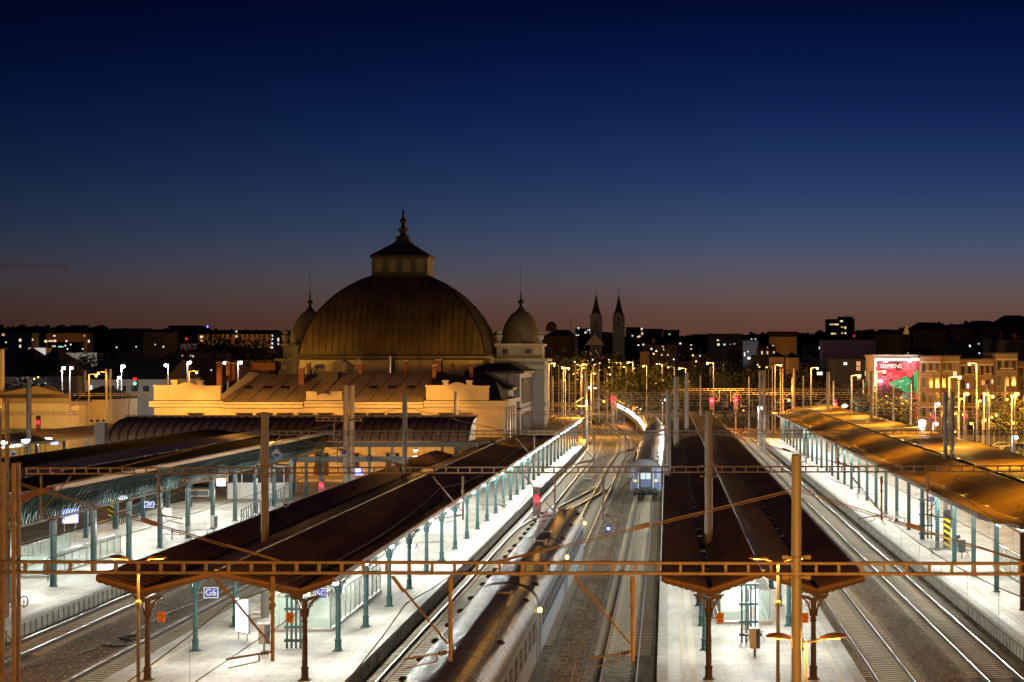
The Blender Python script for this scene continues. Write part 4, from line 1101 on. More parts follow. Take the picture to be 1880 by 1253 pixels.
# finer profile
pf = []
P_ = [Vector((w_, z, 0)) for w_, z in prof]; 
for p, q in zip(P_, P_[1:]):
    for k in range(3): v = p.lerp(q, k/3); pf.append((v.x, v.y))
pf.append(prof[-1])
for s, mb in enumerate(sqdome(pf, CX, CY)):
    sm = mb; nf_ = len(mb.f)
    if s in (0, 1):
        for i in range(1, 28):
            t = -1+i/14
            for p, q in zip(pf[::3], pf[3::3]):
                def P3(w_, z):
                    x, y = t*11.75, -w_-.02
                    if abs(x) > w_: return None
                    if s == 1: x, y = -y, x
                    return (CX+x, CY+y, z)
                a_, b_ = P3(*p), P3(*q)
                if a_ and b_: sm.bar(a_, b_, .05, .06, 1)
    o = mb.build('dome_face', [M['copperpatina'], M['copperbrown']], ha)
    for i_, p_ in enumerate(o.data.polygons): p_.use_smooth = p_.material_index == 0
rb = MB()
for sx in (-1,1):
    for p, q in zip(pf[::3], pf[3::3]): rb.bar((CX+sx*p[0],CY-p[0],p[1]),(CX+sx*q[0],CY-q[0],q[1]),.22,.14)
rb.each('dome_hip', M['copperbrown'], ha, len(pf[::3])-1)
mb = MB(); mb.box(CX-.5,CX+.3,CY-8.2,CY-6,20.0,21.4); mb.box(CX-.6,CX+.4,CY-8.3,CY-6,21.4,21.55); mb.build('dome_hatch', M['copperbrown'], ha)
la = MB(); la.box(CX-3.6,CX+3.6,CY-3.9,CY+3.9,24.4,27.15); lo = la.build('lantern', M['copperlantern'], ha)
la = MB(); la.box(CX-3.75,CX+3.75,CY-4.05,CY+4.05,24.42,24.75); la.box(CX-3.85,CX+3.85,CY-4.15,CY+4.15,27.0,27.3); la.build('lantern_cornice', M['copperbrown'], lo)
la = MB()
for i in range(4): x = CX-2.7+i*1.8; la.box(x-.5,x+.5,CY-3.99,CY-3.901,25.1,26.8)
la.each('lantern_panel', M['patina'], lo)
rows = []
for w_, z in ((3.95,27.3),(2.5,28.2),(1.5,28.85),(.9,29.3),(.75,29.8)): rows.append((w_, z))
for mb in sqdome(rows, CX, CY, 2): mb.build('lantern_roof', M['copperlantern'], lo)
mb = MB(); mb.lathe([(1.0,29.75),(1.05,29.95),(.5,30.1),(.35,30.5),(.75,30.8),(.8,31.0),(.3,31.15),(.28,31.7),(.5,31.9),(.45,32.2),(.2,32.35),(.15,33.0),(.28,33.15),(.1,33.3),(.03,34.0)],(CX,CY,0),n=8)
mb.build('finial', M['tindark'], ha)
for sx in (-1,1):
    for k in range(2):
        mb = MB(); mb.tube((CX+sx*.5,CY-3,31.0),(CX+sx*(4.4+k),CY-4,24.6-k*.4),.012,n=3); mb.build('guy_wire', M['wire'], ha)
def tower(cx, cy, label_side):
    mb = MB(); mb.box(cx-3.4,cx+3.4,cy-4.6,cy+4.6,0,13.6); mb.box(cx-2.95,cx+2.95,cy-3.6,cy+3.6,13.95,15.6); t = mb.build('tower', M['plaster2'], ha)
    mb = MB(); mb.box(cx-3.9,cx+3.9,cy-5.1,cy+5.1,13.6,13.95); mb.box(cx-3.25,cx+3.25,cy-3.9,cy+3.9,15.6,15.9); mb.box(cx-3.6,cx+3.6,cy-4.8,cy-4.601,12.6,13.1); mb.each('tower_cornice', M['trimstone'], t)
    mb = MB(); mb.lathe([(2.55,15.9),(2.6,16.3),(2.5,17.3),(2.2,18.4),(1.7,19.3),(1.1,20.0),(.55,20.35),(.4,20.4)],(cx,cy,0),n=16,rot=R(11)); mb.build('small_dome', M['patina'], t, smooth=True)
    mb = MB(); mb.lathe([(.55,20.35),(.5,20.6),(.25,20.75),(.2,21.2),(.45,21.45),(.4,21.6),(.12,21.8),(.1,22.6),(.03,22.9),(.02,26.2)],(cx,cy,0),n=8); mb.build('spire', M['tindark'], t)
    for sx in (-1,1):
        mb = MB(); mb.lathe([(.35,0),(.4,.15),(.25,.3),(.5,.7),(.55,1.1),(.3,1.3),(.42,1.5),(.2,1.9),(.1,2.0)],(cx+sx*2.7,cy-3.3,15.9),n=8); mb.build('urn', M['plaster2'], t)
    mb = MB(); mb.box(cx-.35,cx+.25,cy-3.75,cy-2.4,15.9,17.2); mb.build('dome_window', M['black'], t)
    mb = MB(); mb.box(cx-2.2,cx-1.5,cy-3.66,cy-3.601,14.5,15.2); mb.box(cx+.8,cx+1.6,cy-3.66,cy-3.601,14.6,15.2); mb.each('drum_window', M['darkglass'], t)
    mb = MB(); mb.lathe([(.42,-.02),(.5,.0),(.5,.04),(.42,.06)],(0,0,0),n=12); o = mb.build('crest', M['trimstone'], t, loc=(cx+2.35,cy-3.66,14.9)); o.rotation_euler = (R(90),0,0)
tower(-19.4, 290, 0); tower(-47.8, 292, 1)
mb = MB(); mb.box(-49.6,-48.2,284.5,286,12.5,15.4); mb.box(-49.8,-48.0,284.3,286.2,15.4,15.6); mb.lathe([(.5,0),(.6,.2),(.35,.4),(.45,.9),(.3,1.4),(.32,1.9),(.1,2.2)],(-48.9,285.2,15.6),n=8); mb.build('corner_pier', M['plaster2'], ha)
# white side wing stepping toward the tracks
wg = thing('station_wing', 'pale side wing of the station with tall barred yellow windows beside the tracks', 'station wing')
mb = MB(); mb.box(-23.6,-17.65,262,284.9,0,12.05); mb.build('wall', M['plaster2'], wg)
mb = MB(); mb.box(-24.4,-18.4,254,261.9,0,10.2); mb.build('wall', M['plaster2'], wg)
mb = MB(); mb.box(-24.2,-17.1,261.3,285,12.06,12.35); mb.box(-25,-17.9,253.4,261.2,10.2,10.45); mb.each('eave', M['tindark'], wg)
mb = MB(); mb.add([(-24.2,261.3,12.36),(-17.1,261.3,12.36),(-17.1,285,12.36),(-24.2,285,12.36),(-22,266,13.3),(-19,266,13.3),(-19,280,13.3),(-22,280,13.3)],[(0,1,5,4),(1,2,6,5),(2,3,7,6),(3,0,4,7),(4,5,6,7)]); mb.add([(-25,253.4,10.46),(-17.9,253.4,10.46),(-17.9,261.2,10.46),(-25,261.2,10.46),(-23.5,256,12.3),(-21.5,256,12.3),(-21.5,261.2,12.3),(-23.5,261.2,12.3)],[(0,1,5,4),(1,2,6,5),(2,3,7,6),(3,0,4,7),(4,5,6,7)]); mb.build('roof', M['gutter'], wg)
mb = MB(); mb.box(-23.8,-17.55,261.8,261.99,7.7,7.95); mb.box(-17.649,-17.5,262,284.9,7.7,7.95); mb.each('string_course', M['tindark'], wg)
for z0, z1 in ((8.4,11.5),(2.2,7.2)):
    mb = MB(); mb.box(-17.649,-17.60,264,283,z0,z1); pn = mb.build('window', M['plaster'], wg)
    mb = MB(); y = 264.3
    while y < 283: mb.box(-17.599,-17.45,y,y+.22,z0,z1); y += 1.15
    mb.each('window_bar', M['darkgrey'], pn)
mb = MB(); mb.prism([(-20.6,2.5),(-18.5,2.5),(-18.5,6.0),(-19.55,6.9),(-20.6,6.0)],258,261.79); mb.build('annex', M['plaster2'], wg)
mb = MB(); mb.tube((-19.15,261.75,1),(-19.15,261.75,12),.07,n=6); mb.build('drain_pipe', M['black'], wg)
mb = MB(); mb.box(-24,-17.9,228,262,4.9,5.15); mb.build('flat_roof', M['tindark'], wg)
mb = MB(); mb.box(-17.4,-13.6,262,345,4.55,4.8); mb.build('flat_roof', M['tin'], wg)

# ---------------------------------------------------------------- generic building for the city
def bld(label, xa, xb, yt, Y, m='city', roof='flat', d=14, wins=(), rm='citydark', name='apartment_building', cat='building', rh=0., grid=None, gm='darkglass', zb=-1, group=None, parts=()):
    """xa..xb, yt = photo pixels of the front at distance Y; wins = [(px, py, w, h, material)] lit windows; grid = (cols, rows, top, bottom)"""
    root = thing(name, label, cat, group=group or 'buildings of the town')
    a = at(xa, yt, Y); b = at(xb, yt, Y); z1 = a.z
    MB().box(a.x, b.x, Y, Y+d, zb, z1).build('wall', M[m], root)
    h = rh*Y/F
    e = .3
    if roof == 'flat': MB().box(a.x-e,b.x+e,Y-e,Y+d+e,z1,z1+max(.25,h)).build('roof', M[rm], root)
    elif roof == 'gable':   # ridge parallel to the picture
        MB().prism([(Y-e,z1),(Y+d+e,z1),(Y+d/2,z1+h)], a.x-e, b.x+e, 'x').build('roof', M[rm], root)
    elif roof == 'hip':
        i = min(h*1.1, (b.x-a.x)/2*.95)
        mb = MB(); mb.add([(a.x-e,Y-e,z1),(b.x+e,Y-e,z1),(b.x+e,Y+d+e,z1),(a.x-e,Y+d+e,z1),(a.x+i,Y+d/2,z1+h),(b.x-i,Y+d/2,z1+h)],[(0,1,5,4),(1,2,5),(2,3,4,5),(3,0,4),(0,3,2,1)]); mb.build('roof', M[rm], root)
    elif roof == 'front':   # gable end toward the camera
        MB().prism([(a.x-e,z1),(b.x+e,z1),((a.x+b.x)/2,z1+h)], Y-e, Y+d).build('roof', M[rm], root)
    k = 0
    for w in wins:
        c_ = at(w[0], w[1], Y-.03); ww, hh = w[2]*Y/F/2, w[3]*Y/F/2
        o = MB().box(c_.x-ww,c_.x+ww,Y-.12,Y-.02,c_.z-hh,c_.z+hh).build('window', M[w[4]], root)
        if Y < 700: MB().box(c_.x-.05,c_.x+.05,Y-.16,Y-.121,c_.z-hh,c_.z+hh).build('glazing_bar', M['citygrey'], o)
    if grid:
        nc, nr, t, bo = grid; W = b.x-a.x; zt, zb_ = at(0,t,Y).z, at(0,bo,Y).z
        pm = None
        for r_ in range(nr):
            for c2 in range(nc):
                x = a.x+W*(c2+.5)/nc; z = zb_+(zt-zb_)*(r_+.5)/nr
                if any(abs(at(w[0],w[1],Y).x-x) < W/nc*.5 and abs(at(w[0],w[1],Y).z-z) < (zt-zb_)/nr*.5 for w in wins): continue
                ww = min(.65, W/nc*.27); hh = min(.95,(zt-zb_)/nr*.33)
                if pm is None:
                    q = MB().box(-ww,ww,-.06,-.005,-hh,hh).build('window', M[gm], root); pm = q
                    if Y < 520: MB().box(-ww-.1,ww+.1,-.16,-.065,-hh-.12,-hh-.02).build('sill', M['trimstone'], q)
                else:
                    q = copy_part(pm, root, (0,0,0))
                    for s_ in pm.children: copy_part(s_, q, (0,0,0))
                q.location = (x, Y, z)
    return root
W_, A_, O_, G_ = 'litwhite', 'litwarm', 'litorange', 'litgreen'
# --- far skyline, left of the dome
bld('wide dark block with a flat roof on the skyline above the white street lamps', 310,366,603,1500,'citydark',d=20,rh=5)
bld('long tan lit apartment block on the skyline next to the dome', 364,508,614,1250,'citytan','gable',d=14,rh=8,wins=((370,619,5,4,A_),(370,626,4,3,O_),(434,618,2.5,2.5,W_),(434,609,3,2,W_)),grid=(16,2,613,630),gm='citydark')
bld('grey block with a vertical row of lit stair windows beside the little left dome'.replace(' left',''), 499,533,612,1150,'citygrey',wins=((500,617,2,4,A_),(500,623,2.5,2.5,W_),(500,631,3,3,W_),(499,639,4.5,4.5,W_),(511,624,3,6,A_),(511,632,2,3,W_)))
bld('pink grey hall with a pale corner on the far skyline', 206,262,604,1300,'city',d=22,wins=())
bld('long low dark block with a warm lit upper strip on the skyline', 84,160,612,1250,'citytan','gable',rh=6,wins=((100,617,4,2,W_),(155,617,3,2,O_),(84,627,5,4,A_),(91,627,3,4,A_),(96,627,3,4,A_),(101,627,4,5,A_),(122,627,3,4,A_),(163,627,3,5,A_)))
bld('dark block at the picture edge with two stacked lit windows', 14,58,612,1200,'citygrey',wins=((37,625,4,5,A_),(37,636,3,5,A_),(6,615,5,4,O_),(60,624,2,4,A_)))
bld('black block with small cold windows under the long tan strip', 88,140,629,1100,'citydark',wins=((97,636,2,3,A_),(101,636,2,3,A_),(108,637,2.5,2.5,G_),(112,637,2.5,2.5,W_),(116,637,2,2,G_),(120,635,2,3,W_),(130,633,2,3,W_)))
bld('low dark block with a pink lit shop strip behind the street lamps', 330,362,632,900,'city',wins=((340,650,9,4,O_),(353,650,5,3,W_)))
bld('dark brown block between the tan block and the pale hall', 262,318,610,1250,'city','gable',rh=5,wins=((285,633,2,2,A_),(300,637,2,3,W_)))
bld('mid brown house row behind the dark trees', 395,450,640,900,'citytan','gable',rh=4,wins=((392,634,2,3,O_),(392,642,2,3,O_)))
bld('low tan shop terrace lit from the street', 400,500,641,820,'citytan',d=10)
bld('white lit wall shaped like an upturned trapezoid among black roofs', 52,84,639,640,'white','flat',name='lit_wall_building',rm='citydark',d=6,rh=1)
bld('black hipped roof house in front of the white lit wall', 20,62,664,560,'citydark','hip',rh=26,d=18)
bld('second black hipped roof to the side of the white lit wall', 70,105,662,565,'citydark','hip',rh=24,d=18)
bld('pale flood lit terrace among black trees', 118,178,648,700,'plaster2',d=8)
bld('big dark roofed hall whose pale wall faces the road with the traffic light', 152,300,697,430,'plaster2','gable',rh=38,d=34,rm='citydark',grid=(7,1,706,722),wins=((166,712,6,8,W_),(184,714,10,6,W_)))
bld('pale building with narrow windows behind the orange lit tree', 6,86,692,440,'plaster2','gable',rh=32,d=34,rm='citydark',grid=(5,1,703,718))
bld('tall sliver of a cream building at the picture edge', -40,4,642,300,'plaster',d=1)
# --- near yellow lit shed on the far side
sh = bld('yellow lit shed with a shallow brown gable roof behind the outermost platform', -30,128,741,300,'plaster','flat',d=10,name='goods_shed',rm='brownpaint')
mb = MB(); p0_ = at(-30,735,299); p1_ = at(128,727,299); p2_ = at(66,709,299); mb.prism([(p0_.x,p0_.z-.5),(p1_.x,p1_.z-1.0),(p1_.x,p1_.z),(p2_.x,p2_.z),(p0_.x-3,p0_.z)],299,299.6); mb.build('gable_wall', M['citytan'], sh)
mb = MB(); e_ = at(128,731,297); mb.add([(p0_.x,297,e_.z-.1),(e_.x,297,e_.z),(p2_.x+1,303,e_.z+1.6),(p0_.x,303,e_.z+1.2)],[(0,1,2,3)]); mb.build('lean_to_roof', M['tin'], sh)
mb = MB(); mb.box(at(22,0,298).x,at(95,0,298).x,294,298.9,4.2,4.4)
for i in range(8): x = at(24+i*9.5,0,296).x; mb.tube((x,294.2,.3),(x,294.2,4.2),.06,n=5)
mb.build('bike_canopy', M['tealdark'], sh)
bld('cream walled annex with a dark hipped roof between the shed and the orange post', 129,196,734,312,'plaster','hip',d=18,rh=24,rm='tindark',zb=-.4,grid=(6,1,770,776))
# --- right of the dome
mz = bld('dark mansard house with a small domed turret at the edge of the white tower', 1000,1056,618,760,'citydark','hip',rh=13,d=20)
mb = MB(); p = at(1011,600,760); mb.lathe([(1.9,0),(1.9,1.2),(1.6,2.4),(1.0,3.0),(.5,3.3)],(p.x,765,p.z-1.5),n=12); mb.tube((at(1048,0,765).x,765,p.z-4),(at(1048,0,765).x,765,p.z+3),.1,n=5); mb.build('turret', M['citydark'], mz)
bld('office slab with lit windows behind the first church spire', 1056,1086,604,1300,'citydark',wins=((1075,611,3,3,W_),(1079,607,2,2,A_),(1083,606,3,3,W_),(1084,611,2,3,W_),(1062,603,3,3,W_),(1058,616,2,3,W_),(1062,616,2,2,W_),(1059,620,2,2,W_)))
ch = thing('church', 'twin spired church standing black against the dusk horizon', 'church')
for px_, ps in ((1094.5,'first'),(1136,'second')):
    Yc = 800; p = at(px_, 582, Yc); s = .2
    bt = at(px_, 640, Yc).z; hw = 2.15
    mb = MB(); mb.box(p.x-hw,p.x+hw,Yc-hw,Yc+hw,bt-6,p.z); t = mb.build('tower', M['citygrey'], ch)
    ang = R(28)
    t.location = (0,0,0)
    pk = at(px_,574,Yc).z; top = at(px_,539,Yc).z
    for s_ in range(4):
        g_ = MB(); q = [(-hw-.1,p.z-.02),(hw+.1,p.z-.02),(0,pk)]
        vs = []
        for x, z in q:
            X, Y2 = x, -hw-.12
            for _ in range(s_): X, Y2 = -Y2, X
            vs.append((p.x+X, Yc+Y2, z))
        g_.add(vs, [(0,1,2)]); g_.build('tower_gable', M['citygrey'], t)
    sp = MB(); sp.lathe([(2.95,p.z-.3),(1.9,p.z+2.2),(1.05,p.z+4.6),(.05,top)],(p.x,Yc,0),n=4,rot=R(45)); sp.build('spire', M['citydark'], t)
    sp = MB(); sp.tube((p.x,Yc,top),(p.x,Yc,top+2.3),.06,n=5); sp.box(p.x-.45,p.x+.45,Yc-.04,Yc+.04,top+1.4,top+1.5); sp.build('cross', M['citytan'], t)
    sp = MB(); sp.box(p.x-.45,p.x+.35,Yc-hw-.06,Yc-hw-.002,p.z-3.8,p.z-.8); sp.build('louvre', M['black'], t)
na = MB(); a_ = at(1062,630,795); b_ = at(1140,630,795); na.prism([(a_.x,a_.z-8),(b_.x,a_.z-8),(b_.x,a_.z),(at(1135,611,795).x,at(0,611,795).z),(at(1092,608,795).x,at(0,608,795).z)],803,830); na.build('nave', M['citydark'], ch)
na = MB(); c_ = at(1092,612,790); na.prism([(at(1074,632,790).x,at(0,634,790).z),(at(1110,632,790).x,at(0,634,790).z),(c_.x,c_.z)],790,797.8); na.build('porch_gable', M['citytan'], ch)
SK = [  # far skyline and mid town, right of the church
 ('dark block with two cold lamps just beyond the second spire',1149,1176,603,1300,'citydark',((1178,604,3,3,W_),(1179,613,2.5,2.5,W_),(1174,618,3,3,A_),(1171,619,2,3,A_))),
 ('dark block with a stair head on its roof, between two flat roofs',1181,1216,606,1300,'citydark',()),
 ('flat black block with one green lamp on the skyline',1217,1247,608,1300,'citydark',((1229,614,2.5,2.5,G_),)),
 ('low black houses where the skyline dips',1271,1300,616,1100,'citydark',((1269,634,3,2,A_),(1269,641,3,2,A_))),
 ('brick red lit house front over the orange yard',1175,1192,646,700,'citytan',((1172,634,3,2,W_),(1181,633,3,3,A_),(1196,641,3,3,W_))),
 ('wide black block with a few cold windows under the dip of the skyline',1195,1266,628,800,'citydark',((1249,631,3,3,W_),(1234,636,2,4,W_))),
 ('dark slab with green and white windows',1300,1362,615,900,'citydark',((1318,625,4,2,A_),(1319,633,4,4,A_),(1330,633,4,3,G_),(1341,633,2,2,O_),(1349,633,5,3,W_),(1357,633,4,3,A_),(1341,640,2,2,W_))),
 ('flat dark block with two small roof lamps',1362,1400,617,950,'citydark',((1380,623,2,2,W_),(1387,623,2,2,W_),(1354,624,2,2,W_))),
 ('pale grey faced block with a lit courtyard at its foot',1364,1392,626,760,'citygrey',((1373,646,2,2,W_),(1367,651,2,7,W_),(1377,658,10,4,W_))),
 ('dark villa with four lit windows under a black hipped roof',1393,1425,640,620,'citydark',((1399,648,2.5,6,A_),(1409,648,2.5,5,A_),(1421,648,2.5,5,A_),(1419,635,2,2,W_),(1409,638,2,2,O_))),
 ('white roofed modern block glowing above an orange lit floor',1412,1463,619,1000,'citytan',((1440,615,30,3,'plaster2'),)),
 ('brown house gable lit from below in the dark hillside',1417,1440,656,600,'citytan',()),
 ('small brown garage front beside the lit house gable',1446,1467,657,590,'citytan',()),
 ('dark roofed houses with one greenish lit window',1480,1516,637,800,'citydark',((1507,639,7,5,W_),)),
 ('pink grey windowless hall behind the poster building',1511,1608,625,720,'citypink',()),
 ('dark four storey house with yellow, orange and green windows beside the poster wall',1527,1605,660,520,'city',((1576,668,7,8,O_),(1576,677,7,7,O_),(1577,694,6,7,O_),(1593,686,10,9,A_),(1593,707,10,9,G_),(1552,668,6,5,W_))),
 ('dark house with two cold blue windows below the hillside',1487,1526,678,540,'citydark',((1505,686,10,6,W_),(1524,686,6,7,W_))),
]
for l_, xa, xb, yt, Y, m_, wn in SK:
    bld(l_, xa, xb, yt, Y, m_, 'hip' if 'villa' in l_ or 'gable' in l_ or 'roofed houses' in l_ else 'flat', wins=wn, rh=10 if 'villa' in l_ or 'gable' in l_ or 'roofed' in l_ else 2, d=16)
ot = bld('tall dark office tower with rows of orange windows and roof antennas', 1520,1569,587,1300,'citydark','flat',d=22,name='office_tower',
    wins=((1525,596,4,2.5,O_),(1529,596,4,2.5,O_),(1534,596,4,2.5,A_),(1538,596,3,2.5,A_),(1546,601,4,2.5,O_),(1552,602,3,4,A_),(1545,590,5,3,A_),(1528,613,4,3,A_),(1533,613,4,3,O_),(1546,612,3,3,O_),(1552,612,3,3,A_)))
mb = MB()
for px_, yt in ((1525,586),(1541,580),(1552,576),(1556,578),(1560,577),(1568,580)): p = at(px_,yt,1305); mb.tube((p.x,1305,p.z-3.5),(p.x,1305,p.z),.16,n=4)
pbox(mb,1540,1566,582,588,1305,8); mb.each('roof_antenna', M['citydark'], ot)
sl = MB()
for (x0,x1,yt) in ((1640,1668,606),(1676,1702,602),(1702,1758,594),(1758,1800,600),(1800,1850,592),(1850,1895,585)):
    pass
for i, (x0,x1,yt,rh) in enumerate(((1610,1655,614,10),(1655,1672,612,4),(1676,1740,606,15),(1738,1790,603,8),(1780,1840,600,12),(1838,1900,592,14))):
    bld(('black roof with a small onion cupola on the hillside','low black roof beside the lit church gable','broad black roof with chimneys on the hillside','black roof ridge running behind the row houses','black roof with a step, high on the hill','highest black roof, at the picture corner')[i], x0,x1,yt,950+i*4,'citydark','hip',rh=rh,d=30)
cu = thing('church_gable', 'small yellow lit church gable between black roofs on the hill', 'church gable')
a_ = at(1663,606,940); mb = MB(); mb.prism([(at(1658,0,940).x,at(0,614,940).z),(at(1670,0,940).x,at(0,614,940).z),(a_.x+.2,at(0,594,940).z)],940,941); mb.build('gable', M['citytan'], cu)
# poster building
pb = bld('building whose end wall carries the bright raspberry poster', 1606,1690,654,432,'plaster2','flat',d=20,rm='steel',name='poster_building')
# row houses
RH = [(1690,1727,655,430,'rowbrown','tall orange brown house adjoining the poster wall',((1,1,1,1,W_),)),
      (1727,1762,655,432,'rowtan','grey brown house, second in the row from the poster wall',((1753,686,6,8,A_),)),
      (1762,1798,661,434,'rowbrown','brown house in the middle of the row, behind the paired street lamps',((1777,709,4,9,W_),)),
      (1798,1828,660,434,'rowbrown','narrow orange house with pale lit ground windows behind the lamp glare',((1805,703,5,8,O_),(1823,701,5,7,A_),)),
      (1828,1868,650,431,'rowtan','tallest house of the row with paired windows in a raised gable',()),
      (1868,1905,664,436,'rowbrown','last house of the row, cut by the picture edge',())]
for xa, xb, yt, Y, m_, l_, wn in RH:
    o = bld(l_, xa, xb, yt, Y, m_, 'flat', d=16, rm='tindark', name='row_house', wins=[w for w in wn if w[0] > 5], grid=(3,4,yt+8,770), group='row houses beyond the golden roof')
    a_ = at(xa,yt,Y); b_ = at(xb,yt,Y)
    mb = MB(); mb.box(a_.x+.05,b_.x-.05,Y-.3,Y-.01,a_.z-1.2,a_.z-.95); mb.box(a_.x+.05,b_.x-.05,Y-.2,Y-.01,4.6,4.8); mb.box(a_.x+.8,b_.x-.8,Y-.5,Y-.01,a_.z-3.0,a_.z-2.8); mb.each('cornice', M['trimstone'], o)
# ---------------------------------------------------------------- raspberry poster
pz = thing('advertising_poster', 'floodlit poster with raspberries over green packs, on the end wall', 'poster')
YP = 431.2
a_ = at(1610,664,YP); b_ = at(1688,664,YP); zt = a_.z; zb = at(0,772,YP).z
def postermat():
    m = bpy.data.materials.new('poster_print'); m.use_nodes = True; nt = m.node_tree; N = nt.nodes; L = nt.links; b = N['Principled BSDF']; b.inputs['Roughness'].default_value = .6
    tc = N.new('ShaderNodeTexCoord'); v = N.new('ShaderNodeTexVoronoi'); v.inputs['Scale'].default_value = .95; L.new(tc.outputs['Object'], v.inputs['Vector'])
    r = N.new('ShaderNodeValToRGB'); e = r.color_ramp.elements; e[0].position = .1; e[0].color = (.30,.01,.04,1); e[1].position = .62; e[1].color = (.05,.0,.012,1); x = e.new(.35); x.color = (.16,.004,.02,1)
    L.new(v.outputs['Distance'], r.inputs['Fac'])
    v2 = N.new('ShaderNodeTexVoronoi'); v2.inputs['Scale'].default_value = 6; L.new(tc.outputs['Object'], v2.inputs['Vector'])
    mx = N.new('ShaderNodeMix'); mx.data_type = 'RGBA'; mx.blend_type = 'OVERLAY'; mx.inputs[0].default_value = .45; L.new(r.outputs['Color'], mx.inputs[6]); L.new(v2.outputs['Distance'], mx.inputs[7])
    L.new(mx.outputs[2], b.inputs['Base Color']); return m
M['poster'] = postermat()
M['posterred'] = mat('poster_raspberry', (.72,.03,.09), .55, col2=(.34,.004,.03), scale=5, voro=True)
M['posterrose'] = mat('poster_raspberry_light', (.85,.13,.17), .55, col2=(.50,.02,.05), scale=5, voro=True)
M['postergreen'] = mat('poster_green', (.02,.52,.25), .6, col2=(.01,.30,.14), scale=1.2)
M['posterblue'] = mat('poster_blue', (.18,.42,.62), .6, col2=(.05,.14,.26), scale=1.4)
MB().box(a_.x,b_.x,YP,YP+.2,zb,zt).build('print', M['poster'], pz)
MB().box(a_.x-.5,a_.x-.001,YP-.05,YP+.3,zb,zt+.1).build('frame', M['white'], pz); MB().box(b_.x+.001,b_.x+.4,YP-.05,YP+.3,zb,zt+.1).build('frame', M['white'], pz); MB().box(a_.x-.5,b_.x+.4,YP-.05,YP+.3,zt+.101,zt+.7).build('frame', M['white'], pz)
def flat(name, pts, m, off):
    mb = MB(); P3 = [at(x, y, YP-off) for x, y in pts]; mb.prism([(p.x,p.z) for p in P3], YP-off, YP-off+.03); return mb.build(name, m, pz)
berries = [(1618,671,6,6,0),(1626,680,6,6,0),(1634,674,7,5,1),(1641,683,7,6,0),(1633,690,5,7,1),(1645,695,8,8,1),(1653,686,6,6,0),(1663,676,8,8,1),(1671,684,9,10,1),(1679,672,7,8,1),(1655,672,6,5,0),(1616,690,5,6,0),(1624,697,6,7,1),(1617,703,5,5,1),(1664,668,7,5,1),(1612,677,4,5,0),(1658,692,6,5,0),(1631,703,5,6,0),(1684,664.8+5,4,6,0),(1683,731,6,9,0),(1682,748,6,9,1),(1683,763,5,8,0)]
for i, (x, y, rx, ry, k) in enumerate(berries):
    pts = [(x+rx*math.cos(t)*(1-.12*math.sin(t)), min(771,y+ry*math.sin(t))) for t in [2*math.pi*j/14 for j in range(14)]]
    flat('raspberry', pts, M['posterrose'] if k else M['posterred'], .06+.002*i)
flat('green_pack', [(1631,703),(1652,697),(1658,692),(1664,691),(1669,696),(1674,699),(1674,721),(1660,720),(1648,714),(1636,709)], M['postergreen'], .14)
flat('green_leaf', [(1677,686),(1681,682),(1684,678),(1688,680),(1688,722),(1682,725),(1677,716)], M['postergreen'], .145)
flat('blue_pack', [(1657,722),(1676,722),(1676,771),(1669,758),(1660,742),(1652,730)], M['posterblue'], .142)
flat('dark_strip', [(1674.5,690),(1677.5,688),(1678,771),(1675,771)], M['black'], .16)
for (x, y, w) in ((1641,707,8),(1655,700,9),(1652,711,5),(1666,705,5)):
    flat('pale_mark', [(x-w/2,y+1.2),(x+w/2,y-2.2),(x+w/2,y-.6),(x-w/2,y+2.8)], M['white'], .17)
tp = at(1636,673,YP-.25); text('lettering', 'SIEMENS', 1.15, M['white'], pz, (tp.x, YP-.25, tp.z), ext=.02)
for px_, py_ in ((1626,663),(1670,663),(1616,700)):
    p = at(px_, py_, YP-1.6); f = MB(); f.box(-.35,.35,-.2,.2,-.15,.15); fo = f.build('floodlight', M['lampwhite'], pz, loc=(p.x,p.y,p.z)); 
    f = MB(); f.tube((0,0,.1),(0,1.5,.5),.05,n=5); f.build('floodlight_arm', M['steel'], fo)
    light((p.x,p.y-1.3,p.z-.1), 330, (.93,.96,1.), .2, pz)
light((at(1650,0,425).x,422,at(0,745,425).z), 600, (.93,.96,1.), .3, pz)

# ---------------------------------------------------------------- tall yard lamps on posts
def yard_lamp(label, px_, yt, Y, side=1, col='lampyellow', power=0, base=-.3, c=(1.,.55,.14), grp='yellow lamps on the yard masts', r=.10, L_=.9, head=.4):
    p = at(px_, yt, Y); k = Y/400
    root = thing('yard_lamp', label, 'yard lamp', group=grp, loc=(p.x,Y,base))
    h = p.z-base
    MB().tube((0,0,0),(0,0,h),r*1.3*max(1,k*.8),r*max(1,k*.8),n=6).build('post', M['steel'], root)
    MB().tube((0,0,h),(side*L_,0,h+.1),r*.7*max(1,k*.7),n=5).build('arm', M['steel'], root)
    o = MB().box(side*L_-.0 if side > 0 else -L_-head, side*L_+head if side > 0 else -L_, -.18,.18,h-.04,h+.12).build('lamp_head', M['steel'], root)
    q = sorted((side*(L_+.03), side*(L_+head-.03)))
    if col == 'lampyellow': MB().box(q[0],q[1],-.16*max(1,k),.15,h-.04-.14*max(1,k*.8),h-.041).build('lamp_glass', M[col], o)
    else:
        g_ = head*.62*max(.7,k); MB().lathe([(g_*.35,-g_*.95),(g_*.8,-g_*.6),(g_,0),(g_*.8,g_*.5),(g_*.4,g_*.7)],(side*(L_+head/2),-.25,h-g_*.8),n=12).build('lamp_glass', M[col], o, smooth=True)
    if power: light((side*(L_+head/2),-.6,h-.5), power, c, .2, root)
    return root
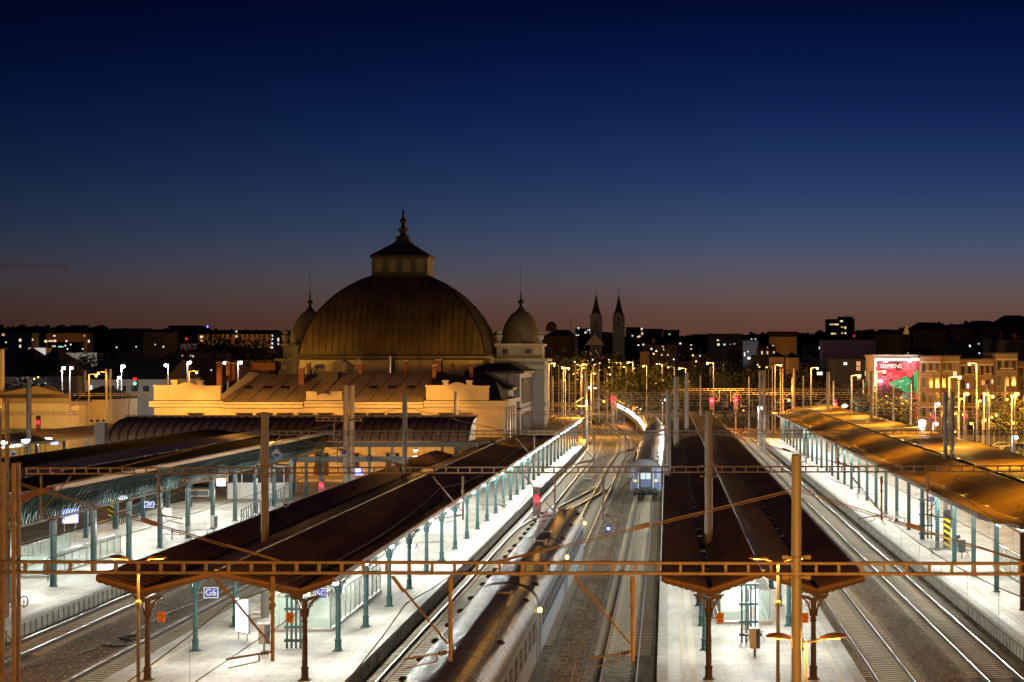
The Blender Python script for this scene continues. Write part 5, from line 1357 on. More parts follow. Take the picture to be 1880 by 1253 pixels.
YL = [(1008,668,470,1,600),(1026,672,520,-1,0),(1034,677,420,1,700),(1057,671,560,1,0),(1068,669,600,1,500),(1078,670,640,-1,0),(1095,666,700,1,0),(1100,669,520,-1,0),(1125,665,650,-1,0),(1140,666,600,-1,500),(1162,666,500,-1,900),(1216,669,430,-1,900),(1238,674,400,-1,0),(1259,677,390,-1,800),
      (1310,667,400,-1,900),(1418,674,420,-1,0),(1423,671,430,1,900),(1489,676,380,1,900),(1563,690,300,1,700),(1609,683,300,1,900),(1742,693,230,1,900),(1793,668,330,-1,900)]
YLn = ['against the side of the white tower','over the far station approach','next to the bracketed mast by the white tower','behind the first church spire foot','beyond the second thin post','leaning its arm backward in the far yard','over the oncoming train','on the thin post by the train headlamps','above the head of the curve','above the red signals, arm to the church','over the bushy orange tree','between the tree and the twin masts','short post just before the white mast','atop the white mast','over the twin red signals','lower head of the pair on the lattice mast','upper head of the pair on the lattice mast','above the end of the golden roof','on the second golden roof mast','beside the edge of the poster','on the twin post mast of the golden roof','in front of the middle row house']
for i, (x, y, Y, s, pw) in enumerate(YL): yard_lamp('yellow yard lamp '+YLn[i], x, y, Y, s, power=pw*2.2)
for i, (x, y, Y, s) in enumerate(((163,688,305,1),(196,684,300,-1),(347,682,300,1),(1438,733,430,1),(1100,735,500,1))):
    yard_lamp(('orange street lamp with a short arm left of the lattice post'.replace('left of','beside'),'orange lamp on the lattice post near the pale hall','low orange lamp behind the curved station gable','short bare orange lamp behind the golden roof','small orange lamp post in the far yard')[i], x, y, Y, s, 'lamporange', 900, c=SOD, grp='orange lamps around the station')
WL = [(117,674,398,1,6000,'white street lamp with the strongest glare, by the orange tree'),(131,674,402,1,2500,'white street lamp just beside the glaring one'),(226,671,404,1,5000,'white twin arm street lamp above the pale hall'),(219,692,400,1,4000,'lower white street lamp in front of the pale hall'),
      (306,669,405,-1,2500,'white lamp on a curved blue post over the long roof'),(347,664,335,1,1100,'white lamp with rays behind the curved gable'),(440,664,330,1,1100,'white star like lamp above the tin roof chimneys'),(415,665,335,-1,300,'small white lamp on a bent post above the tin roof'),(304,713,330,1,300,'white lamp close above the curved gable'),
      (1395,747,380,1,2200,'white glaring yard lamp beside the tall lattice mast'),(1550,743,360,1,1800,'white glaring lamp behind the golden roof'),(1219,733,430,1,900,'white lamp on a post left of the middle roof'.replace('left of','before')),(1720,740,330,1,900,'white lamp under the row houses'),(1716,777,300,1,500,'bluish white lamp low behind the golden roof'),(1861,801,250,1,300,'small white lamp on the bicycle yard')]
for x, y, Y, s, pw, l_ in WL: yard_lamp(l_, x-3*s, y, Y, s, 'lampwhite', pw*.5, c=(.93,.98,1.), grp='white lamps around the yard', L_=.25, head=.42)
# the strong floodlight
p = at(1693,777,240); root = thing('floodlight', 'very bright white floodlight between the poster and the twin post mast', 'floodlight', loc=(p.x,240,-.3))
MB().tube((0,.4,0),(0,.4,p.z),.08,n=8).build('post', M['steel'], root); MB().box(-.4,.4,0,.35,p.z-.1,p.z+.6).build('housing', M['darkgrey'], root)
MB().tube((0,-.05,p.z+.25),(0,-.001,p.z+.25),.36,n=16).build('lens', M['lampwhite'], root); light((0,-.7,p.z+.3), 1500, (1,.95,.9), .25, root)
SOL = [(1774,721,330,'first of the big orange street lamps, by the red signal'),(1810,721,330,'upper of the paired orange glare lamps'),(1820,726,322,'lower of the paired orange glare lamps'),(1800,735,350,'small orange lamp below the glaring pair'),(1849,732,360,'small orange lamp between the two lamp pairs'),(1862,726,330,'lower lamp of the outer orange pair'),(1867,721,325,'upper lamp of the outer orange pair'),(1885,724,320,'orange lamp cut by the picture edge'),(1820,765,300,'tiny orange lamp under the glaring pair'),(1766,731,420,'tiny orange lamp beside the first big one')]
for i, (x, y, Y, l_) in enumerate(SOL):
    yard_lamp(l_, x-4, y, Y, 1, 'lamporange', 1300 if i in (0,1,2,5,6) else 300, c=SOD, grp='orange street lamps before the row houses', L_=.2, head=.5 if i in (0,1,2,5,6,7) else .3)
# sparks of far town lamps
TL = [(214,638,800,W_),(250,637,800,W_),(152,641,780,W_),(124,641,800,W_),(11,629,900,W_),(342,622,1000,'signalred'),(381,600,1480,'signalblue'),(480,634,820,'lamporange'),(388,680,380,W_),(1055,665,600,W_),(1088,661,650,W_),(1118,661,640,W_),(1205,645,600,'lampyellow'),(1200,650,610,'lamporange'),(1272,653,600,'lamporange'),(1215,652,620,A_),(1226,652,640,A_),(1237,660,600,W_),(1278,664,560,'lamporange'),(1391,670,520,W_),(1394,674,520,'lamporange'),(1568,617,900,'signalred'),(1798,649,500,W_),(1365,754,420,'lamporange'),(1736,776,290,'lamporange'),(1740,775,292,A_),(1161,617,1200,W_),(63,696,420,'lamporange'),(70,693,421,'lamporange')]
TLN = ['tiny white lamp over the pale hall roof', 'second tiny white lamp over the pale hall roof', 'tiny white lamp behind the flood lit terrace', 'tiny white lamp at the end of the flood lit terrace', 'tiny white lamp below the block at the picture edge', 'tiny red lamp on the wide dark block', 'tiny blue light on the skyline above the tan block', 'tiny orange lamp at the foot of the tan block', 'tiny white lamp on the tin roof beside the brick chimneys', 'tiny white lamp just beside the white tower', 'tiny white lamp above the oncoming train', 'tiny white lamp above the far thin post', 'tiny yellow lamp beside the brick red house', 'tiny orange lamp under the brick red house', 'tiny orange lamp in the black hillside, before the twin signals', 'tiny warm lamp by the brick red house corner', 'tiny warm lamp after the brick red house corner', 'tiny white lamp below the brick red house', 'tiny orange lamp just above the yard masts', 'tiny white lamp over the twin red signals', 'tiny orange lamp over the twin red signals', 'tiny red lamp at the foot of the office tower', 'tiny white lamp on the roofs of the row houses', 'tiny orange lamp below the twin red signals', 'tiny orange lamp past the floodlight', 'tiny warm lamp touching the twin post mast', 'tiny white lamp on the skyline beyond the church', 'tiny orange lamp in the orange lit tree', 'second tiny orange lamp in the orange lit tree']
for i, (x, y, Y, m_) in enumerate(TL):
    p = at(x, y, Y); k = Y*.00033
    root = thing('town_lamp', TLN[i], 'street lamp', group='tiny far lamps of the town', loc=(p.x,Y,p.z))
    MB().lathe([(k*.3,-k),(k,-k*.4),(k,k*.4),(k*.3,k)],n=8).build('bulb', M[m_], root); MB().tube((0,.3,-k-4),(0,.3,-k),.05+k*.2,n=4).build('post', M['citydark'], root)

for (x, y, Y, pw, c_) in ((400,640,1225,7000,SOD),(470,640,1225,7000,SOD),(120,640,1225,3500,SOD),(440,655,800,3500,SOD),(345,655,890,3000,(1,.6,.4)),(1120,655,770,350,(.9,.8,1)),(1190,655,680,2500,SOD),(1330,655,880,2500,(1,.75,.5)),(1440,640,980,3500,SOD),(1378,664,745,2500,(.8,.9,1)),(1430,672,585,300,SOD),(1456,672,580,300,SOD),(1560,720,505,1800,(1,.6,.3)),(1550,650,690,1500,(1,.7,.75)),(60,650,632,1800,(1,.95,.9)),(148,664,690,2500,(1,.95,.8)),(1700,640,920,6000,SOD),(1665,606,935,500,(1,.7,.2)),(1095,640,780,500,(1,.6,.3))):
    p = at(x, y, Y); light((p.x, Y, p.z), pw, c_, 1.)  # extra lights without fixtures, added to brighten the dark town walls
YX = random.Random(4)
for i in range(16):
    x = 1004+i*12+YX.uniform(-4,4); yard_lamp('small yellow yard light of the far curve, '+ordn(i)+' counted from the white tower', x, YX.uniform(668,706), YX.uniform(380,640), YX.choice((-1,1)), power=(500 if i % 3 == 0 else 0), grp='small yellow lights of the far curve', r=.06, L_=.4)
for i in range(12):
    x = 1700+i*15+YX.uniform(-5,5); yard_lamp('small low orange light before the row houses, '+ordn(i)+' counted from the poster', x, YX.uniform(752,792), YX.uniform(300,400), YX.choice((-1,1)), 'lamporange', power=(350 if i % 2 == 0 else 0), c=SOD, grp='small orange lights before the row houses', r=.05, L_=.2)

HR = random.Random(21)
def houses(n, xa, xb, ya, yb, Ya, Yb, lab):
    xs_ = sorted(HR.uniform(xa, xb) for _ in range(n))
    for i, x in enumerate(xs_):
        Y = HR.uniform(Ya, Yb); w = HR.uniform(9, 17)*F/Y*1.0; yt = HR.uniform(ya, yb); wn = []
        for q in range(HR.choice((0,0,1,2,3))): wn.append((x+HR.uniform(.15,.85)*w, yt+HR.uniform(3,9), HR.uniform(1.2,2.4), HR.uniform(1.6,3.2), HR.choice((A_,A_,W_,O_))))
        o = bld(lab+', '+ordn(i)+' from its left end'.replace('left','western'), x, x+w, yt, Y, HR.choice(('city','city','citygrey','citytan')), HR.choice(('gable','front','hip','gable')), rh=HR.uniform(3,6), wins=wn, name='town_house', group='dark houses of the town', grid=(HR.choice((3,4,5)),2,yt+2,yt+13), gm='citydark')
        z = at(0, yt-4, Y).z; X0 = at(x+w*.3,0,Y).x; MB().box(X0-.4,X0+.4,Y+4,Y+5,z-3,z+1.2).build('chimney', M['brick'], o)
houses(15, 1180, 1600, 632, 668, 620, 1000, 'dark small house on the hillside beyond the yard')
houses(9, 40, 480, 640, 662, 640, 900, 'dark small house of the quarter behind the white lamps')
houses(8, 1600, 1870, 622, 645, 560, 900, 'dark small house above the row houses')
# ---------------------------------------------------------------- trees
def tree_proto(kind, n, mat_leaf, seed):
    rnd = random.Random(seed)
    root = thing(kind, 'x', 'tree'); tr = MB()
    tr.tube((0,0,-.5),(0.1,0,2.6),.28,.2,n=8)
    tips = []
    for i in range(9):
        a = 2*math.pi*i/9+rnd.random(); l_ = 1.6+rnd.random()*1.8; e = Vector((.1+math.cos(a)*l_, math.sin(a)*l_, 3.2+rnd.random()*3.4)); s = Vector((.1,0,1.8+rnd.random()*.9))
        mid = s.lerp(e,.5)+Vector((0,0,.3)); tr.tube(s, mid, .1,.07,n=5); tr.tube(mid, e, .07,.03,n=5); tips.append(e); tips.append(mid)
    tr.build('trunk', M['bark'], root)
    cr = MB()
    for i in range(n):
        t = rnd.choice(tips); r = rnd.gauss(0,.72)
        c = t + Vector((rnd.gauss(0,.75), rnd.gauss(0,.75), rnd.gauss(.25,.6)))
        s = .10+rnd.random()*.17
        u = Vector((rnd.uniform(-1,1), rnd.uniform(-1,1), rnd.uniform(-1,1))).normalized(); v = u.cross(Vector((rnd.uniform(-1,1), rnd.uniform(-1,1), rnd.uniform(-1,1)))).normalized()
        cr.add([c-u*s, c+v*s*.7, c+u*s, c-v*s*.7], [(0,1,2,3)])
    cr.build('crown', mat_leaf, root)
    return root
tp1 = tree_proto('leafy_tree', 2600, M['leaf'], 3); tp2 = tree_proto('leafy_tree', 3200, M['leafdark'], 5); tp3 = tree_proto('leafy_tree', 2200, M['leaf'], 9)
TR = [(1,52,702,392,0,'orange lit tree beyond the yellow shed'),(1,38,712,395,0,'smaller orange lit tree at the shed gable'),(1,1185,678,420,0,'bushy orange lit tree behind the red signals'),(3,1150,664,560,0,'yellow lit tree on the far side of the yard'),(3,1240,700,470,0,'low orange bush tree before the white masts'),
      (2,1636,730,345,0,'dark tree hiding the lower part of the poster'),(2,1612,722,360,0,'dark tree at the edge of the poster wall'),(1,1832,742,345,0,'orange lit tree under the street lamps'),(1,1872,738,340,0,'orange lit tree at the picture corner, before the last row house'),(3,1790,752,370,0,'thin orange lit tree before the middle row house'),
      (2,1350,686,470,0,'dark tree between the twin red signals and the lattice mast'),(2,1292,684,500,0,'dark tree over the end of the middle roof'),(2,1450,688,470,0,'dark tree beside the lattice mast'),(2,1500,702,460,0,'dark tree before the house with cold windows'),(2,1560,708,450,0,'dark tree before the four storey house'),
      (2,1225,664,620,0,'dark tree under the brick red house'),(2,1400,676,540,0,'large dark tree below the villa'),(2,1330,668,560,0,'large dark tree under the slab with green windows'),(2,1110,655,720,0,'dark tree at the foot of the church'),(2,1050,652,740,0,'dark tree beside the white tower'),
      (2,375,634,780,0,'dark round tree before the long tan block'),(2,435,622,800,0,'broad dark tree beneath the tan block windows'),(2,300,652,700,0,'dark tree over the big dark roof'),(2,170,655,660,0,'dark tree at the flood lit terrace'),(2,240,654,680,0,'dark tree behind the chimneys of the big roof'),(2,490,645,700,0,'dark tree next to the small dome')]
used = set()
for k, x, yb, Y, s, l_ in TR:
    src = (tp1, tp2, tp3)[k-1]; p = at(x, yb, Y)
    z = -.3; s = max(.35, (at(x, yb, Y).z+.3)/7.3)
    o = src if k not in used else dup(src); used.add(k)
    o.location = (p.x, Y, z); o.scale = (s,s,s); o.rotation_euler = (0,0,x*1.7); tag(o, l_, 'tree', 'trees around the yard')
# far wooded ridge: one mass
rnd = random.Random(11); cr = MB()
def ridge_y(x):
    P = [(-200,601),(190,600),(200,606),(300,607),(560,609),(900,612),(1000,620),(1240,618),(1270,617),(1500,612),(1640,606),(1720,598),(1800,594),(2100,588)]
    for p, q in zip(P, P[1:]):
        if p[0] <= x <= q[0]: return p[1]+(q[1]-p[1])*(x-p[0])/(q[0]-p[0])
    return 605
for i in range(15000):
    x = rnd.uniform(-150, 2030); Y = rnd.uniform(1700, 1800); yb = ridge_y(x)+rnd.random()**.6*26 - 2*math.sin(x*.21)*math.sin(x*.047)-1
    p = at(x, yb, Y); s = 1.4+rnd.random()*1.5
    u = Vector((rnd.uniform(-1,1), rnd.uniform(-.6,.6), rnd.uniform(-1,1))).normalized(); v = u.cross(Vector((0,1,0))).normalized()
    cr.add([p-u*s, p+v*s*.8, p+u*s, p-v*s*.8], [(0,1,2,3)])
rows = [[(at(x,0,1810).x, 1810, at(x, ridge_y(x)+2, 1810).z) for x in range(-400,2300,60)], [(at(x,0,1810).x, 1810, 0) for x in range(-400,2300,60)]]
tag(cr.build('wooded_ridge', M['leafdark']), 'far black wooded ridge along the whole horizon', 'woods', kind='stuff')
hl = MB(); hl.grid([[(at(x,0,1700).x,1700,15) for x in range(-400,2300,60)], [(at(x,0,1810).x,1810,at(x,ridge_y(x)+3,1810).z) for x in range(-400,2300,60)], [(at(x,0,2000).x,2400,20) for x in range(-400,2300,60)]]); hl.build('hill', M['hill'])['kind'] = 'structure'
# crane jib
cj = thing('tower_crane', 'thin reddish crane jib reaching in high over the town', 'crane'); M['cranered'] = mat('crane_red', (.85,.22,.10), .6)
YC = 700; zc = at(0,493,YC).z; x0 = at(-90,0,YC).x; x1 = at(130,0,YC).x; mb = MB()
mb.bar((x0,YC,zc),(x1,YC,zc),.16); mb.bar((x0,YC,zc+1.3),(x1-2.5,YC,zc+1.1),.1); mb.bar((x1-2.5,YC,zc+1.1),(x1,YC,zc),.1)
x = x0; k = 0
while x < x1-3: mb.bar((x,YC,zc+(1.25 if k%2 else 0)),(x+1.3,YC,zc+(0 if k%2 else 1.25)),.07); x += 1.3; k += 1
mb.build('jib', M['cranered'], cj); MB().box(x0-1,x0+.6,YC-.8,YC+.8,5,zc+6).build('mast', M['cranered'], cj)
# parked cars and fence in the right distance
def car(label, px_, Y, m, rz=0):
    X = at(px_,700,Y).x; root = thing('parked_car', label, 'car', loc=(X,Y,-.22), rz=rz, group='cars parked before the row houses')
    P = [(-2.1,.35),(-2.15,.75),(-1.9,.92),(-1.2,.98),(-.7,1.42),(.75,1.45),(1.35,1.0),(2.05,.9),(2.15,.6),(2.1,.35)]
    MB().prism(P,-.85,.85,'y').build('body', m, root)
    MB().prism([(-1.1,1.0),(-.68,1.36),(.7,1.39),(1.2,1.02)],-.87,.87,'y').build('side_window', M['darkglass'], root)
    for x in (-1.35,1.35):
        for s in (-.8,.62): MB().tube((x,s,.33),(x,s+.18,.33),.33,n=12).build('wheel', M['black'], root)
    for s in (-.6,.6): MB().box(-2.19,-2.14,s-.18,s+.18,.65,.8).build('headlight', M['silver'], root)
car('dark parked car behind the bicycle fence, near the striped pole', 1806, 330, M['darkgrey'], .1)
car('silver parked car next to the dark one before the row houses', 1838, 335, M['silver'], 0)
car('dark parked car at the picture edge under the orange tree', 1868, 330, M['darkgrey'], -.1)
def fence(label, xa, xb, Y, h, n, m='tealdark', z=-.2, Yb=None):
    a_, b_ = at(xa,0,Y), at(xb,0,Yb or Y); root = thing('railing', label, 'railing', group='railings of the station'); yb = Yb or Y
    mb = MB(); mb.bar((a_.x,Y,z+h),(b_.x,yb,z+h),.06); mb.bar((a_.x,Y,z+.12),(b_.x,yb,z+.12),.05); mb.bar((a_.x,Y,z+h-.18),(b_.x,yb,z+h-.18),.03); mb.build('rail_bar', M[m], root)
    mb = MB(); x = 0
    for i in range(n+1):
        t = i/n; p = Vector((a_.x+(b_.x-a_.x)*t, Y+(yb-Y)*t, z)); mb.bar(p, p+Vector((0,0,h)), .05 if i % 4 else .08)
        if i < n and i % 2 == 0:
            t2 = (i+1)/n; q = Vector((a_.x+(b_.x-a_.x)*t2, Y+(yb-Y)*t2, z)); mb.bar(p+Vector((0,0,.12)), q+Vector((0,0,h-.2)), .025); mb.bar(q+Vector((0,0,.12)), p+Vector((0,0,h-.2)), .025)
    mb.build('baluster', M[m], root)
fence('teal lattice railing around the stair by the white kiosk on the arched platform', 443,540,172,1.15,26,z=PZ,Yb=214)
fence('teal lattice railing behind the striped pillar of the arched platform', 208,258,168,1.1,14,z=PZ,Yb=182)
fence('second teal railing run farther along the arched platform', 258,336,185,1.1,20,z=PZ,Yb=205)
fence('dark mesh fence around the bicycle yard behind the golden roof', 1650,1760,300,1.6,60,'darkgrey'); fence('dark mesh fence before the row houses', 1762,1900,255,1.6,60,'darkgrey')
def striped(label, x, y, h, r=.2, z=PZ, square=True):
    root = thing('striped_pillar', label, 'striped pillar', loc=(x,y,z), group='black and yellow striped pillars')
    MB().box(-r,r,-r,r,0,h).build('core', M['black'], root); mb = MB(); k = 0; zz = .15
    while zz < h-.35:
        for s, (ax, ay) in enumerate(((-1,0),(1,0))):
            pass
        f = r+.006; d_ = .14
        mb.add([(-f,-f,zz+d_),(f,-f,zz-d_),(f,-f,zz-d_+.2),(-f,-f,zz+d_+.2)],[(0,1,2,3)]); mb.add([(f,-f,zz-d_),(f,f,zz+d_),(f,f,zz+d_+.2),(f,-f,zz-d_+.2)],[(0,1,2,3)]); mb.add([(-f,f,zz-d_),(-f,-f,zz+d_),(-f,-f,zz+d_+.2),(-f,f,zz-d_+.2)],[(0,1,2,3)])
        zz += .42; k += 1
    mb.build('yellow_stripe', M['yellow'], root); MB().box(-r-.05,r+.05,-r-.05,r+.05,-.001,.06).build('base', M['steel'], root)
striped('striped black and yellow pillar under the 5G platform roof', -20.25, 110.5, 1.9, .18)
striped('striped pillar behind the teal posts of the arched platform', at(206,0,178).x, 178, 2.0, .26)
striped('striped pillar between the teal posts of the golden roofed platform', at(1738,0,150).x, 150, 2.6, .22)
striped('striped pole beside the twin post mast in the orange light', at(1797,0,290).x, 290, 3.2, .17, -.2)
striped('striped pole at the picture edge beyond the golden roof', at(1874,0,262).x, 262, 3.6, .17, -.2)

# ---------------------------------------------------------------- platform furniture
def sign(label, txt, x, y, z, w=.62, h=.42, px_=1, post_to=None, m='blue', size=.36):
    root = thing('platform_sign', label, 'sign', loc=(x,y,z))
    MB().box(-w/2,w/2,-.02,.02,-h/2,h/2).build('plate', M['white'], root); MB().box(-w/2+.035,w/2-.035,-.026,-.021,-h/2+.035,h/2-.035).build('face', M[m], root)
    text('lettering', txt, size, M['white'], root, (0,-.032,0))
    mb = MB(); e = post_to if post_to is not None else w/2+.3
    mb.tube((w/2 if e > 0 else -w/2,0,0),(e,0,0),.02,n=5); mb.build('arm', M['steel'], root)
sign('blue sector sign reading 5G beside the teal column after the brown one', '5G', -15.15, 95.6, 3.14, w=.54, h=.46, size=.36, post_to=.6)
sign('blue sector sign reading G6 between the hanging brace and the G6 track', 'G6', -20.1, 96.1, 3.12, w=.64, h=.48, size=.4, post_to=-.6)
sign('blue sector sign reading 7F on the arched platform', '7F', at(274,0,163).x, 163, 2.15+PZ, w=.72, h=.46, size=.42, post_to=1.0)
sign('blue sector sign reading F2 under the golden roof', 'F2', at(1709,0,152).x, 152, at(0,917,152).z, w=.55, h=.4, size=.33, post_to=-.7)
def nosmoke(label, x, y, z, side):
    root = thing('no_smoking_sign', label, 'sign', loc=(x,y,z), group='orange no smoking signs')
    MB().box(-.15,.15,-.01,.01,-.2,.2).build('plate', M['orange'], root)
    mb = MB(); pts = [(.105*math.cos(t),-.016,.06+.105*math.sin(t)) for t in [2*math.pi*i/16 for i in range(17)]]
    for p, q in zip(pts, pts[1:]): mb.bar(p, q, .018)
    mb.bar((-.07,-.016,.13),(.07,-.016,-.01),.018); mb.bar((-.06,-.016,.05),(.05,-.016,.07),.022); mb.box(-.1,.1,-.016,-.011,-.12,-.10); mb.box(-.1,.1,-.016,-.011,-.16,-.145); mb.build('pictogram', M['black'], root)
    MB().tube((side*.15,0,0),(side*.45,0,0),.015,n=5).build('arm', M['steel'], root)
nosmoke('orange no smoking sign on the first column by the G6 sign', -20.3, 87.5, 3.05, -1)
nosmoke('orange no smoking sign on the column below the 5G sign', -15.1, 87.3, 3.05, 1)
nosmoke('orange no smoking sign beside the first column of the middle platform', 2.15, 87.6, 3.0, -1)
nosmoke('orange no smoking sign half behind the thick mast', 5.55, 87.6, 3.0, 1)
def diamond(label, px_, py_, Y, s=.62):
    p = at(px_, py_, Y); root = thing('diamond_sign', label, 'sign', loc=p, group='blue diamond signs')
    def dia(r, y0, y1, m, nm, low=False):
        pts = [(0,-r),(r,0),(0,r),(-r,0)] if not low else [(0,-r),(r,0),(.25*r,.0),(0,.3*r),(-.25*r,0),(-r,0)]
        return MB().prism(pts, y0, y1).build(nm, m, root)
    dia(s,-.02,.02,M['steel'],'backing'); dia(s*.88,-.03,-.021,M['white'],'plate'); dia(s*.72,-.04,-.031,M['blue'],'symbol',True)
    MB().tube((0,.05,0),(0,.05,s*1.5),.03,n=5).build('hanger', M['steel'], root)
diamond('blue and white diamond sign under the arched eave beside the round mast', 508, 834, 150, .40)
diamond('blue and white diamond sign before the station passage', 632, 830, 165, .38)
diamond('blue and white diamond sign over the black roof, near the glaring lamps', 25, 832, 160, .33)
diamond('half hidden blue diamond sign at the end of the teal railing', 525, 926, 130, .25)
def bin_(label, x, y, col1='silver', col2='darkgrey', z=PZ):
    root = thing('litter_bin', label, 'litter bin', loc=(x,y,z), group='litter bins on the platforms')
    MB().tube((0,0,0),(0,0,.45),.05,n=8).build('foot', M['steel'], root)
    MB().box(-.22,.05,-.2,.2,.38,1.2).build('body', M[col1], root); MB().box(.0501,.22,-.2,.2,.38,1.2).build('side_bin', M[col2], root)
    MB().box(-.24,.24,-.22,.22,1.2,1.26).build('lid', M['silver'], root); MB().box(-.13,.13,-.12,.12,1.261,1.27).build('label_plate', M['screenwhite'], root) if 'blue' in label else None
bin_('steel litter bin with a blue label on the middle platform', (1386-HX)*(12.65/538), 94.2)
bin_('grey double litter bin on the 5G platform behind the hanging brace', -17.7, 95.8)
bin_('dark litter bin by a teal post near the bench of the arched platform', at(393,0,164).x, 164)
bin_('blue grey litter bin beside the glass lift on the arched platform', at(88,0,127).x, 127, 'tealdark')
bin_('slim dark bin, nearer of two under the golden roof', at(1766,0,142).x, 142, 'tealdark'); bin_('slim dark bin, farther of two under the golden roof', at(1760,0,145).x, 146, 'darkgrey')
def bench(label, x, y, rz=0, n=4, z=PZ):
    root = thing('bench', label, 'bench', loc=(x,y,z), rz=rz, group='wire mesh benches on the platforms')
    for k in range(n):
        X = (k-(n-1)/2)*.62; mb = MB()
        for i in range(7): t = i/6; mb.bar((X-.26,-.22+.44*t,.45),(X+.26,-.22+.44*t,.45),.018)
        for i in range(7): t = i/6; mb.bar((X-.26,.24+.10*t,.48+.42*t),(X+.26,.24+.10*t,.48+.42*t),.018)
        for i in range(5): t = i/4-.5; mb.bar((X+.5*t,-.22,.452),(X+.5*t,.23,.452),.016); mb.bar((X+.5*t,.24,.47),(X+.5*t,.34,.9),.016)
        mb.build('seat', M['silver'], root)
    mb = MB(); w = n*.31; mb.bar((-w,0,.38),(w,0,.38),.07)
    mb.build('seat_beam', M['silver'], root)
    for s in (-1,1): mb = MB(); mb.tube((s*w*.8,-.2,0),(s*w*.8,0,.38),.03,n=5); mb.tube((s*w*.8,.2,0),(s*w*.8,0,.38),.03,n=5); mb.each('leg', M['silver'], root)
bench('wire mesh bench between two teal posts of the arched platform', at(327,0,157).x, 157, .35); bench('second wire bench back to back with the one on the arched platform', at(350,0,160).x, 161, .35)
bench('wire bench far under the 5G roof eave', at(789,0,150).x, 150, .6); bench('wire bench by the small information board of the 5G platform', at(907,0,190).x, 190, .5)
bench('round wire seat beside the teal frame of the middle platform', at(1387,0,99).x, 99, 1.2, 3)
bench('wire bench in front of the striped pillar on the golden roofed platform', at(1733,0,147).x, 144, -.5, 5); bench('wire bench farther along the golden roofed platform', at(1655,0,168).x, 174, -.5, 4); bench('farthest wire bench under the golden roof'.replace('farthest','third, distant'), at(1602,0,200).x, 205, -.5, 4)
def frame_stand(label, x, y, h=2.7, w=.62, z=PZ):
    root = thing('timetable_stand', label, 'timetable stand', loc=(x,y,z), group='teal timetable stands')
    for s in (-w/2, -w/6, w/6, w/2): MB().box(s-.045,s+.045,-.05,.05,0,h).build('upright', M['teal'], root)
    mb = MB()
    for zz in (.35,.95,1.75,h-.06): mb.box(-w/2-.12,w/2+.12,-.07,.07,zz-.06,zz+.06)
    mb.each('crossbar', M['teal'], root); MB().box(w/6+.046,w/2-.046,-.02,.02,1.05,1.65).build('notice', M['white'], root)
    MB().box(-w/2-.1,w/2+.3,-.12,.12,.3,.42).build('shelf', M['tealdark'], root)
frame_stand('teal frame stand on the middle platform beside the litter bin', (1374-HX)*.0248, 99)
frame_stand('teal frame stand under the 5G platform roof behind the brown column', -16.6, 97, 2.4, .6)
frame_stand('teal frame stand under the golden roof with a white notice', at(1700,0,158).x, 158, 2.9, .8)
def lit_panel(label, x, y, z, w, h, m='screenwhite', rz=0, legs=True, name='information_screen', power=12, col=(.8,.88,1.)):
    root = thing(name, label, 'screen', loc=(x,y,z), rz=rz, group='lit screens and boards')
    MB().box(-w/2-.04,w/2+.04,0,.10,-h/2-.04,h/2+.04).build('frame', M['steel'], root); MB().box(-w/2,w/2,-.01,-.001,-h/2,h/2).build('screen', M[m], root)
    mb = MB()
    if legs:
        for s in (-1,1): mb.tube((s*w*.35,.05,-h/2),(s*w*.35,.05,PZ-z),.03,n=5)
        mb.each('leg', M['steel'], root)
    else: mb.tube((0,.05,h/2),(0,.05,h/2+.6),.03,n=5); mb.build('hanger', M['steel'], root)
    if power: light((0,-.4,0), power, col, .2, root)
    return root
lit_panel('glowing white advertising case beside the G6 track', -19.5, 100, 1.65, 1.2, 1.5, rz=-.9)
lit_panel('slim glowing white advertising case on the middle platform', (1387-HX)*.0255, 104, 1.5, .8, 1.9, rz=1.0)
lit_panel('timetable board with blue lit edge by the lift of the arched platform', at(150,0,158).x, 155, 2.4, 1.3, 1.0, 'screenblue', rz=.9)
lit_panel('blue glowing screen at the station wall behind the round mast', at(664,0,238).x, 236, at(0,866,236).z, .9, .8, 'screenblue')
lit_panel('white glowing hanging sign under the black arched roof', at(222,0,168).x, 168, at(0,914,168).z, .95, .3, 'screenwhite', legs=False)
lit_panel('bright white lit display near the grey departures board', at(406,0,190).x, 190, at(0,886,190).z, .75, .6, 'screenwhite', legs=False, power=20)
lit_panel('small purple blue advertising screen under the outermost canopy', at(100,0,240).x, 240, at(0,812,240).z, .8, .55, 'screenblue', legs=False)
lit_panel('blue white screen above the teal benches of the 5G platform', at(812,0,140).x, 142, 4.0, .5, .35, 'screenwhite', legs=False)
p = at(364,906,160); root = thing('departures_board', 'grey departures board in a pale frame hanging over the arched platform', 'departures board', loc=p)
MB().box(-.8,.8,0,.16,-.24,.24).build('frame', M['white'], root); MB().box(-.74,.74,-.01,-.001,-.18,.18).build('screen', M['darkgrey'], root); mb = MB(); mb.box(-.5,.9,.05,.1,.36,.40); mb.tube((-.45,.08,.24),(-.45,.08,.9),.025,n=5); mb.tube((.85,.08,.3),(.85,.08,.9),.025,n=5); mb.build('hanger', M['tealdark'], root)
root = thing('platform_board', 'tall pale notice board standing beside the bench of the arched platform', 'notice board', loc=(at(304,0,157).x,157,PZ))
MB().box(-.45,.45,0,.06,.75,2.3).build('panel', M['white'], root); MB().box(-.5,-.42,0,.06,0,.75).build('leg', M['tealdark'], root); MB().box(.42,.5,0,.06,0,.75).build('leg', M['tealdark'], root)
